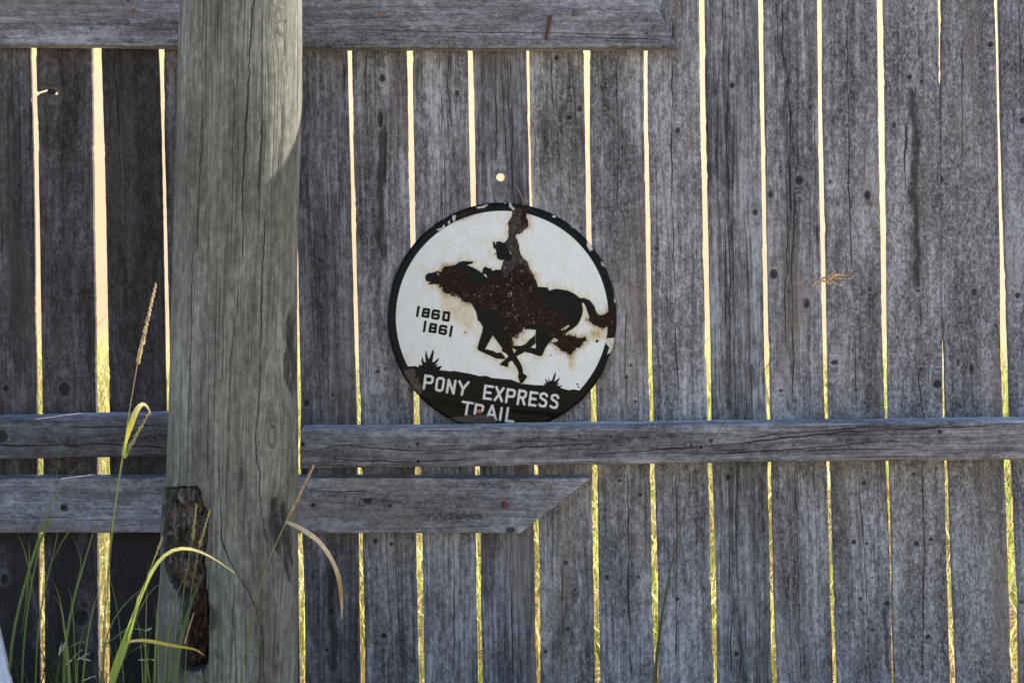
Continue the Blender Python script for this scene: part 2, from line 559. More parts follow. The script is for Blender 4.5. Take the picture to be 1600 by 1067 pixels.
# gap edges measured in the photograph: (left edge, right edge) at heights y
GAPS = [
    [(-80, 47.5, 54.5), (75, 49, 56), (200, 52, 59), (600, 59, 66), (930, 62, 70), (1067, 64, 70.5)],
    [(-80, 143, 155), (75, 145, 158), (200, 146.5, 162), (330, 148, 166), (620, 152, 171), (930, 155, 171.5), (1067, 157, 171)],
    [(-80, 245, 254), (75, 248, 256), (200, 252, 257), (600, 260, 266.5), (1067, 267, 273)],
    [(-80, 453, 458), (200, 456, 462), (620, 463, 471), (730, 463.5, 470), (930, 467, 477), (1067, 469, 478)],
    [(-80, 541, 549), (75, 543, 550), (200, 546, 552), (560, 555, 561), (660, 558, 563), (930, 561.5, 569), (1067, 563.5, 571)],
    [(-80, 633, 644), (75, 635, 645), (200, 638, 647), (390, 641, 650), (610, 646, 655), (930, 652, 662), (1067, 655, 664)],
    [(-80, 728, 737), (75, 730.5, 738.5), (200, 732.5, 742), (310, 735, 744), (730, 741, 750), (930, 744, 752), (1067, 747, 755)],
    [(-80, 820, 826), (75, 822, 827), (200, 825, 829), (310, 827, 832), (730, 834, 841), (930, 835, 844), (1067, 838, 844.5)],
    [(-80, 909, 920), (75, 911, 922), (200, 913, 922.5), (370, 916, 925), (620, 923, 932), (730, 924.5, 934), (930, 927, 937), (1067, 929, 939)],
    [(-80, 1003, 1010), (75, 1005.5, 1012.5), (200, 1006, 1013), (560, 1012, 1020), (655, 1015, 1022), (930, 1019, 1028), (1067, 1023, 1029)],
    [(-80, 1091, 1100), (0, 1092, 1101), (200, 1095, 1103.5), (560, 1102, 1111), (655, 1105, 1112), (930, 1111, 1119.5), (1067, 1115, 1121)],
    [(-80, 1183, 1191), (0, 1184.5, 1192), (200, 1188, 1195), (560, 1194, 1202), (655, 1198, 1203.5), (930, 1203, 1209), (1067, 1206, 1214.5)],
    [(-80, 1276, 1283.5), (0, 1277, 1284), (200, 1278, 1285), (400, 1282, 1290), (560, 1286, 1292.5), (655, 1289, 1294.5), (930, 1297, 1303), (1067, 1301, 1308)],
    [(-80, 1369, 1378), (0, 1370, 1379), (200, 1373, 1382), (560, 1379, 1386), (655, 1383, 1387), (730, 1384.5, 1389), (850, 1389.5, 1392), (930, 1391.8, 1392.8), (1067, 1393.5, 1396.5)],
    [(-80, 1464, 1469.5), (0, 1465.5, 1469.5), (80, 1467.5, 1469), (200, 1470.3, 1467.8), (330, 1471.2, 1468.4), (480, 1472, 1469.8), (560, 1472.2, 1475), (655, 1474, 1477), (730, 1477, 1480), (930, 1480, 1487), (1067, 1485, 1493)],
    [(-80, 1553, 1558), (0, 1554, 1558.5), (200, 1558, 1562.5), (400, 1562, 1568), (560, 1563, 1574), (655, 1567, 1576), (730, 1569, 1579), (930, 1576, 1589), (1067, 1580, 1591)],
]
# fence runs on past both sides of the frame
for k_ in range(3):
    first = GAPS[0]
    GAPS.insert(0, [(y, a - 94, b - 94 + (k_ % 2)) for (y, a, b) in first])
for k_ in range(3):
    last = GAPS[-1]
    GAPS.append([(y, a + 92, b + 91 - 2 * (k_ == 1)) for (y, a, b) in last])

TOP_Y, BOT_Y = -47.0, 1140.0      # fence top 1.93 m, foot just above the ground
T_Z0 = {}
# tint, knots (x, y, r[, aspect]), cracks, stain and painted shade streaks, cuts for the planks in order from the left
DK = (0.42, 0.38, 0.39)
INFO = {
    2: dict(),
    3: dict(tint=(0.38, 0.35, 0.37), knots=[(10, 607, 5, 1.2), (8, 905, 7, 1.3)], cracks=[([(28, 80), (33, 330)], 1.2)], stains=[(20, 100, 24, 640, 12, 0.6), (30, 790, 34, 1300, 42, 0.95)]),  # last streak paints the dark corner's shade on the lower end
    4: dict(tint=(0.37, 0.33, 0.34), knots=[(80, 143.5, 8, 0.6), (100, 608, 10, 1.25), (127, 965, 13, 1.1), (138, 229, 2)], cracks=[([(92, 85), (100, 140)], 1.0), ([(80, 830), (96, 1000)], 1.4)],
            cuts=[(50, 152, 61, 144, 3.4), (61, 144, 71, 141, 2.8), (86, 145, 87.5, 146, 2.6)], stains=[(136, 470, 140, 600, 5, 0.7), (100, 790, 104, 1300, 40, 0.85)]),  # last streak is painted shade, darkening the foot of the plank
    5: dict(tint=(0.235, 0.21, 0.215), knots=[(161, 135, 2.5), (170, 618, 3)], cracks=[([(176, 78), (183, 160), (190, 300)], 1.6)], stains=[(215, 90, 222, 640, 22, 0.45), (222, 770, 226, 1300, 60, 1.1)]),  # last, widest streak: corner shade put into the colour
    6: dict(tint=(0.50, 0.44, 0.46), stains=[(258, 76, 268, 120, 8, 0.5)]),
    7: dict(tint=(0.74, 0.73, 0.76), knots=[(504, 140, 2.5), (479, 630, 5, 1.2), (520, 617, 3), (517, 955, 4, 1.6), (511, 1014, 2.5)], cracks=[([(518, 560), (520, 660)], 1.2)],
            stains=[(478, 80, 480, 420, 10, 0.55), (516, 860, 520, 1067, 9, 0.8), (535, 85, 540, 160, 6, 0.6), (500, 90, 500, 250, 7, 0.35)]),
    8: dict(tint=(0.96, 0.95, 0.97), knots=[(597, 122, 4.6, 1.35), (577, 128, 2.6), (594, 186, 5, 2.6), (590, 580, 3), (602, 576, 2.2), (586, 845, 4), (611, 850, 3.5), (599, 993, 4.5), (611, 1043, 2)],
            cracks=[([(602, 170), (601, 215), (603, 300)], 2.6), ([(570, 80), (571, 180)], 1.2)],
            stains=[(594, 180, 597, 420, 8, 0.95), (590, 240, 592, 560, 5, 0.5), (566, 690, 568, 580, 6, 0.4)]),
    9: dict(tint=(1.02, 1.01, 1.03), knots=[(714, 146, 4, 1.4), (722, 95, 2), (636, 660, 2)],
            cracks=[([(700, 78), (700, 150), (707, 210)], 1.5), ([(688, 130), (693, 240), (696, 420)], 1.2), ([(710, 80), (713, 190)], 1.0), ([(707, 835), (710, 940), (708, 1067)], 1.9)]),
    10: dict(tint=(0.80, 0.80, 0.86), cuts=[(781.8, 276.5, 781.8, 276.6, 6.6)],
             cracks=[([(771, 78), (775, 180), (776, 262)], 1.4), ([(783, 78), (788, 190), (792, 262)], 1.3), ([(796, 80), (800, 200), (800, 320)], 1.2), ([(798, 735), (798, 900), (802, 1067)], 1.5)],
             stains=[(785, 80, 788, 180, 22, 0.35)]),
    11: dict(tint=(1.10, 1.07, 1.05), knots=[(891, 157, 2.6), (889, 184, 5.5, 0.6), (906, 170, 4, 1.3), (884, 879, 4), (898, 921, 3.5), (887, 983, 4, 0.8), (852, 1018, 3.5), (870, 90, 3.5, 1.4), (858, 985, 2)],
             cracks=[([(861, 78), (862, 120), (866, 190)], 1.3), ([(834, 190), (836, 230), (834, 300)], 1.0), ([(880, 840), (878, 1067)], 1.0)], stains=[(884, 900, 876, 1060, 12, 0.4)]),
    12: dict(tint=(1.02, 1.01, 1.02), knots=[(954, 107, 3), (951, 148, 2.2), (986, 570, 2.5), (979, 589, 3), (993, 628, 2.6), (953, 651, 2.3), (968, 751, 3), (1000, 773, 2.8), (948, 902, 4), (997, 902, 3), (975, 953, 2.4)],
             cracks=[([(964, 85), (966, 200), (965, 340)], 1.0), ([(979, 470), (977, 560), (979, 650)], 1.2), ([(981, 725), (982, 900), (986, 1067)], 1.7)]),
    13: dict(tint=(1.10, 1.09, 1.12), knots=[(1059, 204, 3.6, 1.3), (1026, 389, 3), (1030, 432, 2), (1058, 936, 3), (1082, 646, 2)],
             cracks=[([(1050, 20), (1051, 130), (1049, 250), (1052, 380), (1056, 500)], 1.5), ([(1054, 490), (1058, 570), (1061, 650)], 1.6), ([(1057, 725), (1057, 900), (1056, 1067)], 1.4), ([(1029, 560), (1032, 582)], 1.5)]),
    14: dict(tint=(0.86, 0.87, 0.90), knots=[(1144, 134, 4.5), (1180, 332, 5, 1.1), (1174, 572, 3), (1138, 746, 4, 1.3), (1151, 1021, 4)],
             cracks=[([(1129, 0), (1131, 170), (1134, 350), (1133, 520)], 1.7), ([(1140, 60), (1136, 240), (1140, 420), (1141, 655)], 1.5), ([(1148, 150), (1144, 300), (1147, 420), (1149, 640)], 1.2),
                     ([(1139, 722), (1140, 900), (1145, 950), (1142, 1020), (1145, 1067)], 1.6), ([(1123, 100), (1121, 300)], 1.0), ([(1152, 722), (1151, 900), (1154, 960), (1160, 1020), (1156, 1067)], 1.6)],
             stains=[(1137, 20, 1140, 660, 13, 0.42)]),
    15: dict(tint=(1.02, 1.02, 1.06), knots=[(1249, 282, 6.5, 1.25), (1204, 305, 4, 1.4), (1209, 428, 7, 1.1), (1260, 474, 5, 1.8), (1220, 268, 2), (1220, 610, 3.5, 0.8), (1242, 627, 3), (1255, 128, 2)],
             cracks=[([(1224, 0), (1223, 80), (1231, 125), (1236, 190), (1233, 260), (1235, 340)], 2.2), ([(1238, 180), (1243, 280), (1238, 400), (1240, 560), (1237, 655)], 1.5), ([(1231, 280), (1230, 420), (1226, 480), (1230, 560)], 1.2), ([(1241, 725), (1246, 830), (1247, 940), (1252, 1067)], 1.4)],
             stains=[(1224, 0, 1236, 660, 9, 0.5), (1272, 210, 1275, 300, 5, 0.6), (1276, 340, 1277, 400, 6, 0.7)]),
    16: dict(tint=(0.98, 0.98, 1.02), knots=[(1311, 66, 2.5), (1320, 137, 3), (1324, 196, 2.6), (1297, 284, 3.4), (1326, 285, 2.8), (1355, 305, 5, 1.6), (1359, 452, 3), (1336, 434, 2.2), (1304, 566, 7, 0.6), (1338, 609, 2.5), (1350, 754, 3.5), (1334, 846, 4), (1354, 849, 3.2), (1344, 935, 3.6), (1363, 984, 3.4), (1386, 942, 5), (1320, 902, 2), (1363, 902, 2), (1306, 813, 3)],
             cracks=[([(1323, 0), (1325, 150), (1327, 320), (1332, 430)], 1.4), ([(1330, 420), (1336, 520), (1339, 655)], 1.1), ([(1341, 722), (1346, 800), (1352, 880), (1356, 980), (1360, 1067)], 1.7), ([(1361, 440), (1359, 510)], 1.8)],
             stains=[(1355, 290, 1358, 330, 9, 0.7), (1383, 930, 1388, 1067, 5, 0.7), (1345, 722, 1350, 1067, 9, 0.35)]),
    17: dict(tint=(1.04, 1.04, 1.08), knots=[(1421, 121, 4), (1440, 128, 3), (1397, 196, 3.5, 1.4), (1439, 577, 3), (1465, 600, 8, 0.9), (1428, 741, 3), (1432, 849, 4.2), (1455, 842, 4.2), (1450, 994, 4.6), (1441, 1041, 2.5), (1435, 454, 2.5), (1424, 287, 2)],
             cracks=[([(1418, 180), (1415, 240), (1416, 305)], 3.0), ([(1432, 560), (1437, 600), (1442, 655)], 1.3), ([(1437, 450), (1440, 520)], 1.3), ([(1441, 722), (1446, 850), (1443, 960), (1442, 1067)], 1.5)],
             stains=[(1426, 120, 1434, 470, 9, 0.85), (1438, 60, 1440, 130, 5, 0.6), (1434, 440, 1437, 560, 5, 0.5)]),
    18: dict(tint=(0.92, 0.93, 0.98), knots=[(1522, 456, 5, 1.2), (1547, 70, 5), (1497, 566, 3, 1.8), (1518, 576, 3, 3.0), (1469, 280, 5, 1.3)],
             cracks=[([(1503, 0), (1504, 120), (1505, 260)], 1.2), ([(1518, 560), (1519, 590)], 2.0)]),
    19: dict(tint=(0.86, 0.88, 0.95), knots=[(1598, 189, 6), (1590, 462, 5), (1596, 940, 3)], cracks=[([(1592, 0), (1595, 180)], 1.2)]),
}
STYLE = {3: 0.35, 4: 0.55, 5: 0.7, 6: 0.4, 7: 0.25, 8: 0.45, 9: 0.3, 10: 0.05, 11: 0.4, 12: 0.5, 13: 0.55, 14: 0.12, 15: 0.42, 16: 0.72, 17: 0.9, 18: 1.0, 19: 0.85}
for i in range(len(GAPS) - 1):
    left = [(b - 0.7, y) for (y, a, b) in GAPS[i]]
    right = [(a + 0.7, y) for (y, a, b) in GAPS[i + 1]]
    # the far edge of a gap hides part of it when seen aslant: open the gap by that much
    thick = 0.016
    left = [(x + max(0.0, (x - CX)) * thick / D, y) for x, y in left]
    right = [(x + min(0.0, (x - CX)) * thick / D, y) for x, y in right]
    left.append((left[-1][0] + 1, 1140)); right.append((right[-1][0] + 1, 1140))
    inf = INFO.get(i + 1, {})
    r_ = random.Random(100 + i)
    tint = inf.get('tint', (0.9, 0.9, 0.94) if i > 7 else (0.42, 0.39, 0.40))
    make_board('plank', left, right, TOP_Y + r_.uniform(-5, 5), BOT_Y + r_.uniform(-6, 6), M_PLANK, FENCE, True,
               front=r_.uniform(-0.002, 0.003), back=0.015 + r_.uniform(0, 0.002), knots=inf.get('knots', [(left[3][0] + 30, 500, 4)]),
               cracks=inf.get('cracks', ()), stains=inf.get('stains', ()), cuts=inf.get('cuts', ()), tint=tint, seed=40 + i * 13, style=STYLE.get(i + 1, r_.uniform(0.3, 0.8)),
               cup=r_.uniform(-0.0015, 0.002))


# rails lie on the near side of the planks
def rail(name, top, bot, x0, x1, front, back, lift, mat=None, **kw):
    """top/bot: [(y, x)] edge lines measured on the rail's own front face"""
    kf = (D + front) / D
    cv = lambda y: CY + (y - CY) * kf
    ch = lambda x: CX + (x - CX) * kf
    top = [(cv(a), ch(b)) for a, b in top]
    bot = [(cv(a), ch(b)) for a, b in bot]
    f0 = (lambda f: ch(x0(f))) if callable(x0) else (lambda f: ch(x0))
    f1 = (lambda f: ch(x1(f))) if callable(x1) else (lambda f: ch(x1))
    for key in ('knots',):
        kw[key] = [(cv(q[1]), ch(q[0]), *q[2:]) for q in kw.get(key, [])]
    kw['cracks'] = [([(cv(q[1]), ch(q[0])) for q in ln], w) for ln, w in kw.get('cracks', [])]
    kw['stains'] = [(cv(q[1]), ch(q[0]), cv(q[3]), ch(q[2]), q[4], q[5]) for q in kw.get('stains', [])]
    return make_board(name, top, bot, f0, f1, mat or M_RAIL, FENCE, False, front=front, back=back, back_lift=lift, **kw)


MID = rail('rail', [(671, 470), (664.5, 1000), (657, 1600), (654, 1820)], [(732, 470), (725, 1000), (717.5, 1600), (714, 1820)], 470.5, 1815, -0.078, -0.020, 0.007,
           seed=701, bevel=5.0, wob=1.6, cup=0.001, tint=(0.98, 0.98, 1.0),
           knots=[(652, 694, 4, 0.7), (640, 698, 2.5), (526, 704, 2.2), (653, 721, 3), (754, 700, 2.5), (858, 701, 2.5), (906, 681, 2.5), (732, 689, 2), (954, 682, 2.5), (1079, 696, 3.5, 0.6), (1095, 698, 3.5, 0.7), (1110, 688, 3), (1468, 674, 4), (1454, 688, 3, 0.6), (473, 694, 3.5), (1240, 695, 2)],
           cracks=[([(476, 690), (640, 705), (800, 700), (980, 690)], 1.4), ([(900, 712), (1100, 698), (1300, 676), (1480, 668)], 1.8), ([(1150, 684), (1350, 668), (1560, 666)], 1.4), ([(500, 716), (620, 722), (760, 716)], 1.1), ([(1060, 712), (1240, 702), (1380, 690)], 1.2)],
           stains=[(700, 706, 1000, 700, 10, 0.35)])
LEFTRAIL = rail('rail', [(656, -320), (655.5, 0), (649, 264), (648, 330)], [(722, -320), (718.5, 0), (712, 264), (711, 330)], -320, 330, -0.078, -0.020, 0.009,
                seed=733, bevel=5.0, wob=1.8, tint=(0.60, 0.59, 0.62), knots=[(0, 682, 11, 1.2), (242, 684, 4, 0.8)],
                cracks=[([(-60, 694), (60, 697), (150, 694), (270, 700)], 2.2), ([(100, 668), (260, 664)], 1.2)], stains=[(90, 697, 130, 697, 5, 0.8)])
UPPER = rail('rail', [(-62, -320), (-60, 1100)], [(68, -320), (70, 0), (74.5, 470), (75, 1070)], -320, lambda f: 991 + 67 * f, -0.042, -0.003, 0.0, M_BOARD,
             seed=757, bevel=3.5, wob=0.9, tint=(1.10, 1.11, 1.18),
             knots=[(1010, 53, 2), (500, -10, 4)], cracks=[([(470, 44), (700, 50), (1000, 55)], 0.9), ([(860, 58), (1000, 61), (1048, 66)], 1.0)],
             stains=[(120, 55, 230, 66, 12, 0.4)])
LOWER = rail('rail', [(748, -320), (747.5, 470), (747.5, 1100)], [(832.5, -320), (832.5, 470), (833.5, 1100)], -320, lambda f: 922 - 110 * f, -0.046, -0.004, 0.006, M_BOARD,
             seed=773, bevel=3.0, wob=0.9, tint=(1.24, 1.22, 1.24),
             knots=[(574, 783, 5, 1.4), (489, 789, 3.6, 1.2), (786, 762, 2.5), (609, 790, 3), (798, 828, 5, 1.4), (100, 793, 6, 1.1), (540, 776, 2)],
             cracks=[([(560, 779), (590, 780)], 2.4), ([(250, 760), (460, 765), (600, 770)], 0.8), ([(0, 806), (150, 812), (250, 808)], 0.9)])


# ------------------------------------------------------------------ nails and bolts in the boards
def metal_mat(name, c1, c2, rough=0.75):
    m, nt, p, out = new_mat(name)
    k = N(nt)
    tc = nt.nodes.new('ShaderNodeTexCoord').outputs['Object']
    n = k.noise(tc, 260, 4, 0.65)
    nt.links.new(k.ramp(n, [(0.35, c1), (0.65, c2)]), p.inputs['Base Color'])
    p.inputs['Roughness'].default_value = rough
    p.inputs['Metallic'].default_value = 0.15
    nt.links.new(k.bump(n, 0.7, 0.001), p.inputs['Normal'])
    return m


M_RUST = metal_mat('rusty_iron', (0.050, 0.018, 0.012), (0.13, 0.048, 0.024))
M_BRIGHTRUST = metal_mat('orange_rust', (0.16, 0.055, 0.02), (0.33, 0.14, 0.05))
M_IRON = metal_mat('dull_iron', (0.045, 0.045, 0.05), (0.12, 0.115, 0.115), 0.6)


def lathe(profile, n=14):
    """profile [(radius, depth towards the camera)] round the -Y axis"""
    vs, fs = [], []
    for r, d in profile:
        for i in range(n):
            a = 2 * math.pi * i / n
            vs.append((r * math.cos(a), -d, r * math.sin(a)))
    for j in range(len(profile) - 1):
        for i in range(n):
            i2 = (i + 1) % n
            fs.append((j * n + i, j * n + i2, (j + 1) * n + i2, (j + 1) * n + i))
    return np.array(vs), np.array(fs)


def nail_head(px, py, r, front, mat, parent, name='nail_head', dome=0.5):
    r = r * S
    vs, fs = lathe([(r * 0.9, -0.002), (r, 0.001), (r * 0.93, 0.002 + r * 0.2 * dome), (r * 0.6, 0.002 + r * 0.42 * dome), (r * 0.2, 0.002 + r * 0.5 * dome), (0.00005, 0.002 + r * 0.5 * dome)])
    me = raw_mesh(name, vs + np.array([wx(px, front), front, wz(py, front)]), [fs[:, ::-1]])
    return link(name, me, mat, parent)


nail_head(898, 21, 5.2, -0.042, M_IRON, FENCE, 'bolt_head', 0.9)
nail_head(197, 35.5, 5.0, -0.042, M_IRON, FENCE, 'bolt_head', 0.9)
nail_head(788, 788, 5.4, -0.046, M_RUST, FENCE, 'bolt_head', 0.5)
nail_head(596, 23, 3.2, -0.042, M_BRIGHTRUST, FENCE)
nail_head(206, 19, 2.8, -0.042, M_BRIGHTRUST, FENCE)
nail_head(786, 762, 2.0, -0.046, M_IRON, FENCE)
for q in ((906, 681), (754, 700), (526, 704)):
    nail_head(q[0], q[1], 1.9, -0.079, M_IRON, FENCE)


def tube_mesh(name, pts, radii, n=7):
    pts = [Vector(p) for p in pts]
    vs, fs = [], []
    for i, p in enumerate(pts):
        t = (pts[min(i + 1, len(pts) - 1)] - pts[max(i - 1, 0)]).normalized()
        a = t.cross(Vector((0, 1, 0.1))).normalized()
        b = t.cross(a)
        for j in range(n):
            th = 2 * math.pi * j / n
            vs.append(tuple(p + (a * math.cos(th) + b * math.sin(th)) * radii[i]))
    for i in range(len(pts) - 1):
        for j in range(n):
            j2 = (j + 1) % n
            fs.append((i * n + j, i * n + j2, (i + 1) * n + j2, (i + 1) * n + j))
    vs.append(tuple(pts[0])); vs.append(tuple(pts[-1]))
    tri = [(len(vs) - 2, (j + 1) % n, j) for j in range(n)] + [(len(vs) - 1, (len(pts) - 1) * n + j, (len(pts) - 1) * n + (j + 1) % n) for j in range(n)]
    return raw_mesh(name, np.array(vs), [np.array(fs), np.array(tri)])


yn = -0.046
spike = tube_mesh('bent_nail', [(wx(859.5, -.042), -0.030, wz(24, -.042)), (wx(859.5, yn), -0.049, wz(27.5, yn)), (wx(857, yn), -0.050, wz(42, yn)), (wx(854, yn), -0.0495, wz(56, yn)), (wx(852.5, yn), -0.047, wz(63, yn))],
                  [0.0042, 0.0050, 0.0042, 0.0040, 0.0030], 9)
link('bent_nail', spike, M_RUST, FENCE)

# ------------------------------------------------------------------ the round post
PY = -0.33
sp = S * (D + PY) / D


def make_post():
    root = empty('timber_post', (wx(370, PY), PY, 0))
    tag(root, 'thick round weathered greenish post with a bark scar, standing in front of the fence', 'post')
    ly = [-400, 0, 120, 250, 430, 640, 740, 850, 950, 1067, 1300]
    lx = [284, 283, 280, 277, 272.5, 266, 262, 255.5, 249, 247.5, 246]
    ry = [-400, 0, 150, 235, 300, 370, 420, 500, 560, 640, 700, 760, 850, 920, 1067, 1300]
    rx = [471, 470, 470, 468, 465, 463.5, 462.5, 463, 463.5, 463.5, 464, 464.5, 464, 465, 463, 464]
    nth, nv = 150, 560
    th = np.unique(np.concatenate([np.linspace(-math.pi * 0.62, math.pi * 0.62, nth - 30), np.linspace(math.pi * 0.62, math.pi * 1.38, 32)[1:-1]]))
    nth = len(th)
    py = np.linspace(-380, 1230, nv)
    TH, PYY = np.meshgrid(th, py)
    TH, PYY = TH.ravel(), PYY.ravel()
    L = np.interp(PYY, ly, lx); R = np.interp(PYY, ry, rx)
    c, r = (L + R) / 2, (R - L) / 2
    rw = r * sp
    front = np.cos(TH)
    z = ZC + (CY - PYY) * sp
    px = CX + (wx(c, PY) + rw * np.sin(TH)) / (S * (D + PY - rw * front) / D)   # where a point shows in the photograph
    # drawing in photo pixels: vertical foreshortening of the near surface
    fac = (D + PY - rw * front) / (D + PY)
    qy = CY - (z - ZC) / (sp * fac)
    h = np.zeros(len(TH))
    h += 0.0030 * fnoise(TH * 1.4, z * 0.8, 5, 2) + 0.0010 * fnoise(TH * 11, z * 0.9, 9, 3)
    vis = front > -0.2
    gx = TH * rw
    gx = gx + 0.006 * vnoise(z * 1.2, TH * 1.2, 77) + 0.002 * vnoise(z * 6, TH * 5, 78)
    kd = np.full(len(TH), 60.0)
    arc = rw * np.maximum(np.cos(TH), 0.25)

    def knot(kx, ky, a, b, hh):
        nonlocal gx, kd, h
        ax = (px - kx) * sp * 0.95 / np.maximum(front, 0.35)
        ay = (qy - ky) * sp
        aw = a * sp
        rr = ax * ax + (ay * 0.34) ** 2
        A = aw * 1.6
        gx = gx - np.where(vis, ax * A * A / (rr + A * A * 0.5), 0) * 0.9
        dk = (np.hypot(ax, ay * a / b) - aw) * 1000
        kd = np.where(vis, np.minimum(kd, np.abs(dk + 1.0) - 0.6), kd)
        h += np.where(vis, hh * np.exp(-(np.hypot(ax, ay * a / b) / aw) ** 2), 0)

    knot(424, 682, 9, 18, 0.004)
    knot(437, 45, 8, 13, 0.003)
    knot(436, 830, 12, 30, -0.004)
    knot(455, 560, 11, 42, -0.003)
    st = np.zeros(len(TH))

    def stain(x0, y0, x1, y1, w, s, relief=0.0):
        nonlocal st, h
        d, t = seg_signed(px, qy, [(x0, y0), (x1, y1)])
        d = d + vnoise(qy * 0.05, 0, int(x0 + y0)) * w
        e = np.where(vis, np.exp(-(d / w) ** 2) * t, 0)
        st = np.maximum(st, s * e)
        h += relief * e

    stain(456, 470, 452, 625, 7, 0.80, -0.006)
    stain(461, 480, 460, 640, 4, 0.85, -0.004)
    stain(424, 760, 440, 880, 5, 0.95, -0.009)
    stain(443, 765, 453, 920, 4.5, 0.95, -0.009)
    stain(433, 785, 438, 855, 4, 0.7, 0.008)
    for q in ((424, 764, 432, 872, 2.6), (430, 770, 441, 885, 2.4), (437, 782, 446, 860, 2.2), (444, 768, 454, 925, 2.6), (420, 790, 427, 845, 1.8), (450, 800, 458, 900, 2.0),
              (457, 478, 455, 628, 3.0), (451, 515, 449, 612, 2.4), (461, 490, 459, 600, 2.2), (446, 545, 446, 600, 2.0)):
        stain(*q, 1.25, -0.006)
    stain(335, 930, 336, 1000, 9, 0.75)
    stain(345, 940, 341, 990, 6, 0.6)
    stain(437, 990, 432, 1060, 8, 0.55)
    stain(338, 1005, 336, 1035, 7, 0.5)
    stain(396, 965, 399, 1000, 3, 0.7)
    # the scar
    scar = np.array([(70, 75), (110, 70), (225, 65), (255, 160), (275, 200), (275, 330), (262, 420), (265, 520), (275, 620), (285, 700), (280, 800), (276, 950), (262, 985), (235, 1003), (195, 1008), (155, 1000), (130, 970), (122, 930), (130, 800), (150, 700), (140, 620), (90, 540), (60, 440), (55, 300), (60, 180)], float) / 3.262 + np.array([240, 740])
    sds = poly_sdf(px, qy, scar)
    sds = np.where(vis, sds + 2.2 * fnoise(px * 0.16, qy * 0.09, 91, 3), 50)
    h += -0.062 * sstep(2.0, -7.0, sds) + 0.005 * np.exp(-((sds - 3) / 4.0) ** 2)
    st = np.maximum(st, 0.45 * np.exp(-np.maximum(sds, 0) / 7.0) * (1 + 1.6 * fnoise(px * 0.2, qy * 0.06, 97, 3)) * (sds < 25))
    st = np.maximum(st, 1.1 * sstep(3.0, -1.0, sds + 1.5 * fnoise(px * 0.3, qy * 0.12, 95, 2)))
    cracks = [([(397, -200), (397, 0), (391, 60), (387, 165), (381, 255), (379, 330), (380, 420)], 1.9),
              ([(414, 330), (412, 400), (408.6, 475), (408, 580), (405, 628), (399, 670), (402, 718), (406, 745), (408, 790), (412, 820), (421, 862)], 1.8),
              ([(341, 715), (344, 769), (347, 844), (357.6, 875), (388.6, 923), (400, 954), (409, 985), (406, 1064), (404, 1200)], 1.9),
              ([(300, 380), (299, 475), (297, 580), (299, 690), (303, 740)], 1.3),
              ([(366, 60), (365, 200), (362, 330)], 0.8),
              ([(412, 180), (408, 240), (403, 318)], 1.4),
              ([(443, 20), (446, 110), (440, 210), (432, 300)], 1.0),
              ([(375, 440), (360, 560), (357, 700)], 0.9),
              ([(325, 640), (323, 760)], 0.8), ([(385, 780), (392, 860), (402, 930)], 1.0), ([(424, 880), (430, 960), (428, 1067)], 0.9),
              ([(312, 20), (316, 200), (308, 400)], 0.8)]
    chan = []
    for ci in range(4):
        d = np.full(len(TH), 50.0); w = np.zeros(len(TH))
        for q, (line, wd) in enumerate(cracks):
            if q % 4 != ci:
                continue
            dd, t = seg_signed(px, qy, line)
            dd = dd + vnoise(qy * 0.06, q, 600 + q) * 2.2 + vnoise(qy * 0.25, q, 650 + q) * 0.9
            use = (t > 0) & (front > 0.05) & ((np.abs(dd) < np.abs(d) / 1.45) | (w == 0))
            d = np.where(use, dd * 1.45 * rw / arc * 0.72, d); w = np.where(use, wd * 0.72 * t * (1 + 0.9 * vnoise(qy * 0.02, q, 630 + q)), w)
        chan.append(np.stack([d, w, 0 * d], 1))
        h -= 0.003 * np.exp(-(d / 3.0) ** 2) * (w > 0.3)
    rad = rw + h
    X = wx(c, PY) + rad * np.sin(TH)
    Y = PY - rad * np.cos(TH)
    V = np.stack([X, Y, z], 1) - np.array([wx(370, PY), PY, 0])
    i = np.arange(nth * nv).reshape(nv, nth)
    j = np.roll(i, -1, axis=1)
    Q = np.stack([i[:-1].ravel(), i[1:].ravel(), j[1:].ravel(), j[:-1].ravel()], 1)
    cap = np.array([[0, 0, 0]])
    V = np.concatenate([V, [V[:nth].mean(0) + np.array([0, 0, 0.01])]])
    capf = np.stack([i[0], np.roll(i[0], -1), np.full(nth, len(V) - 1)], 1)
    me = raw_mesh('trunk', V, [Q, capf], [True, False])
    app = lambda a: np.concatenate([a, a[:1]])
    attr(me, 'grain', app(np.stack([gx + 3, z + 20, np.full(len(gx), 9.0)], 1)), 'FLOAT_VECTOR')
    attr(me, 'style', np.full(len(V), 0.15))
    attr(me, 'knot', app(kd)); attr(me, 'stain', app(st))
    for ci, nm in enumerate(('crack_a', 'crack_b', 'crack_c', 'crack_d')):
        attr(me, nm, app(chan[ci]), 'FLOAT_VECTOR')
    tn = np.ones((len(V), 4))
    attr(me, 'tint', tn, 'FLOAT_COLOR')
    link('trunk', me, M_POST, root)

    # bark and rotten wood left inside the scar
    tq = np.linspace(-1.25, -0.15, 70)
    yq = np.linspace(740, 1085, 170)
    T2, Y2 = np.meshgrid(tq, yq); T2, Y2 = T2.ravel(), Y2.ravel()
    L = np.interp(Y2, ly, lx); R = np.interp(Y2, ry, rx); c2, r2 = (L + R) / 2, (R - L) / 2
    rw2 = r2 * sp
    zz = ZC + (CY - Y2) * sp
    dep = (D + PY - rw2 * np.cos(T2)) / D
    BX = CX + (wx(c2, PY) + rw2 * np.sin(T2)) / (S * dep)
    BY = CY - (zz - ZC) / (S * dep)
    t = T2
    sd = poly_sdf(BX, BY, scar) + fnoise(BX * 0.12, BY * 0.07, 31, 3) * 5
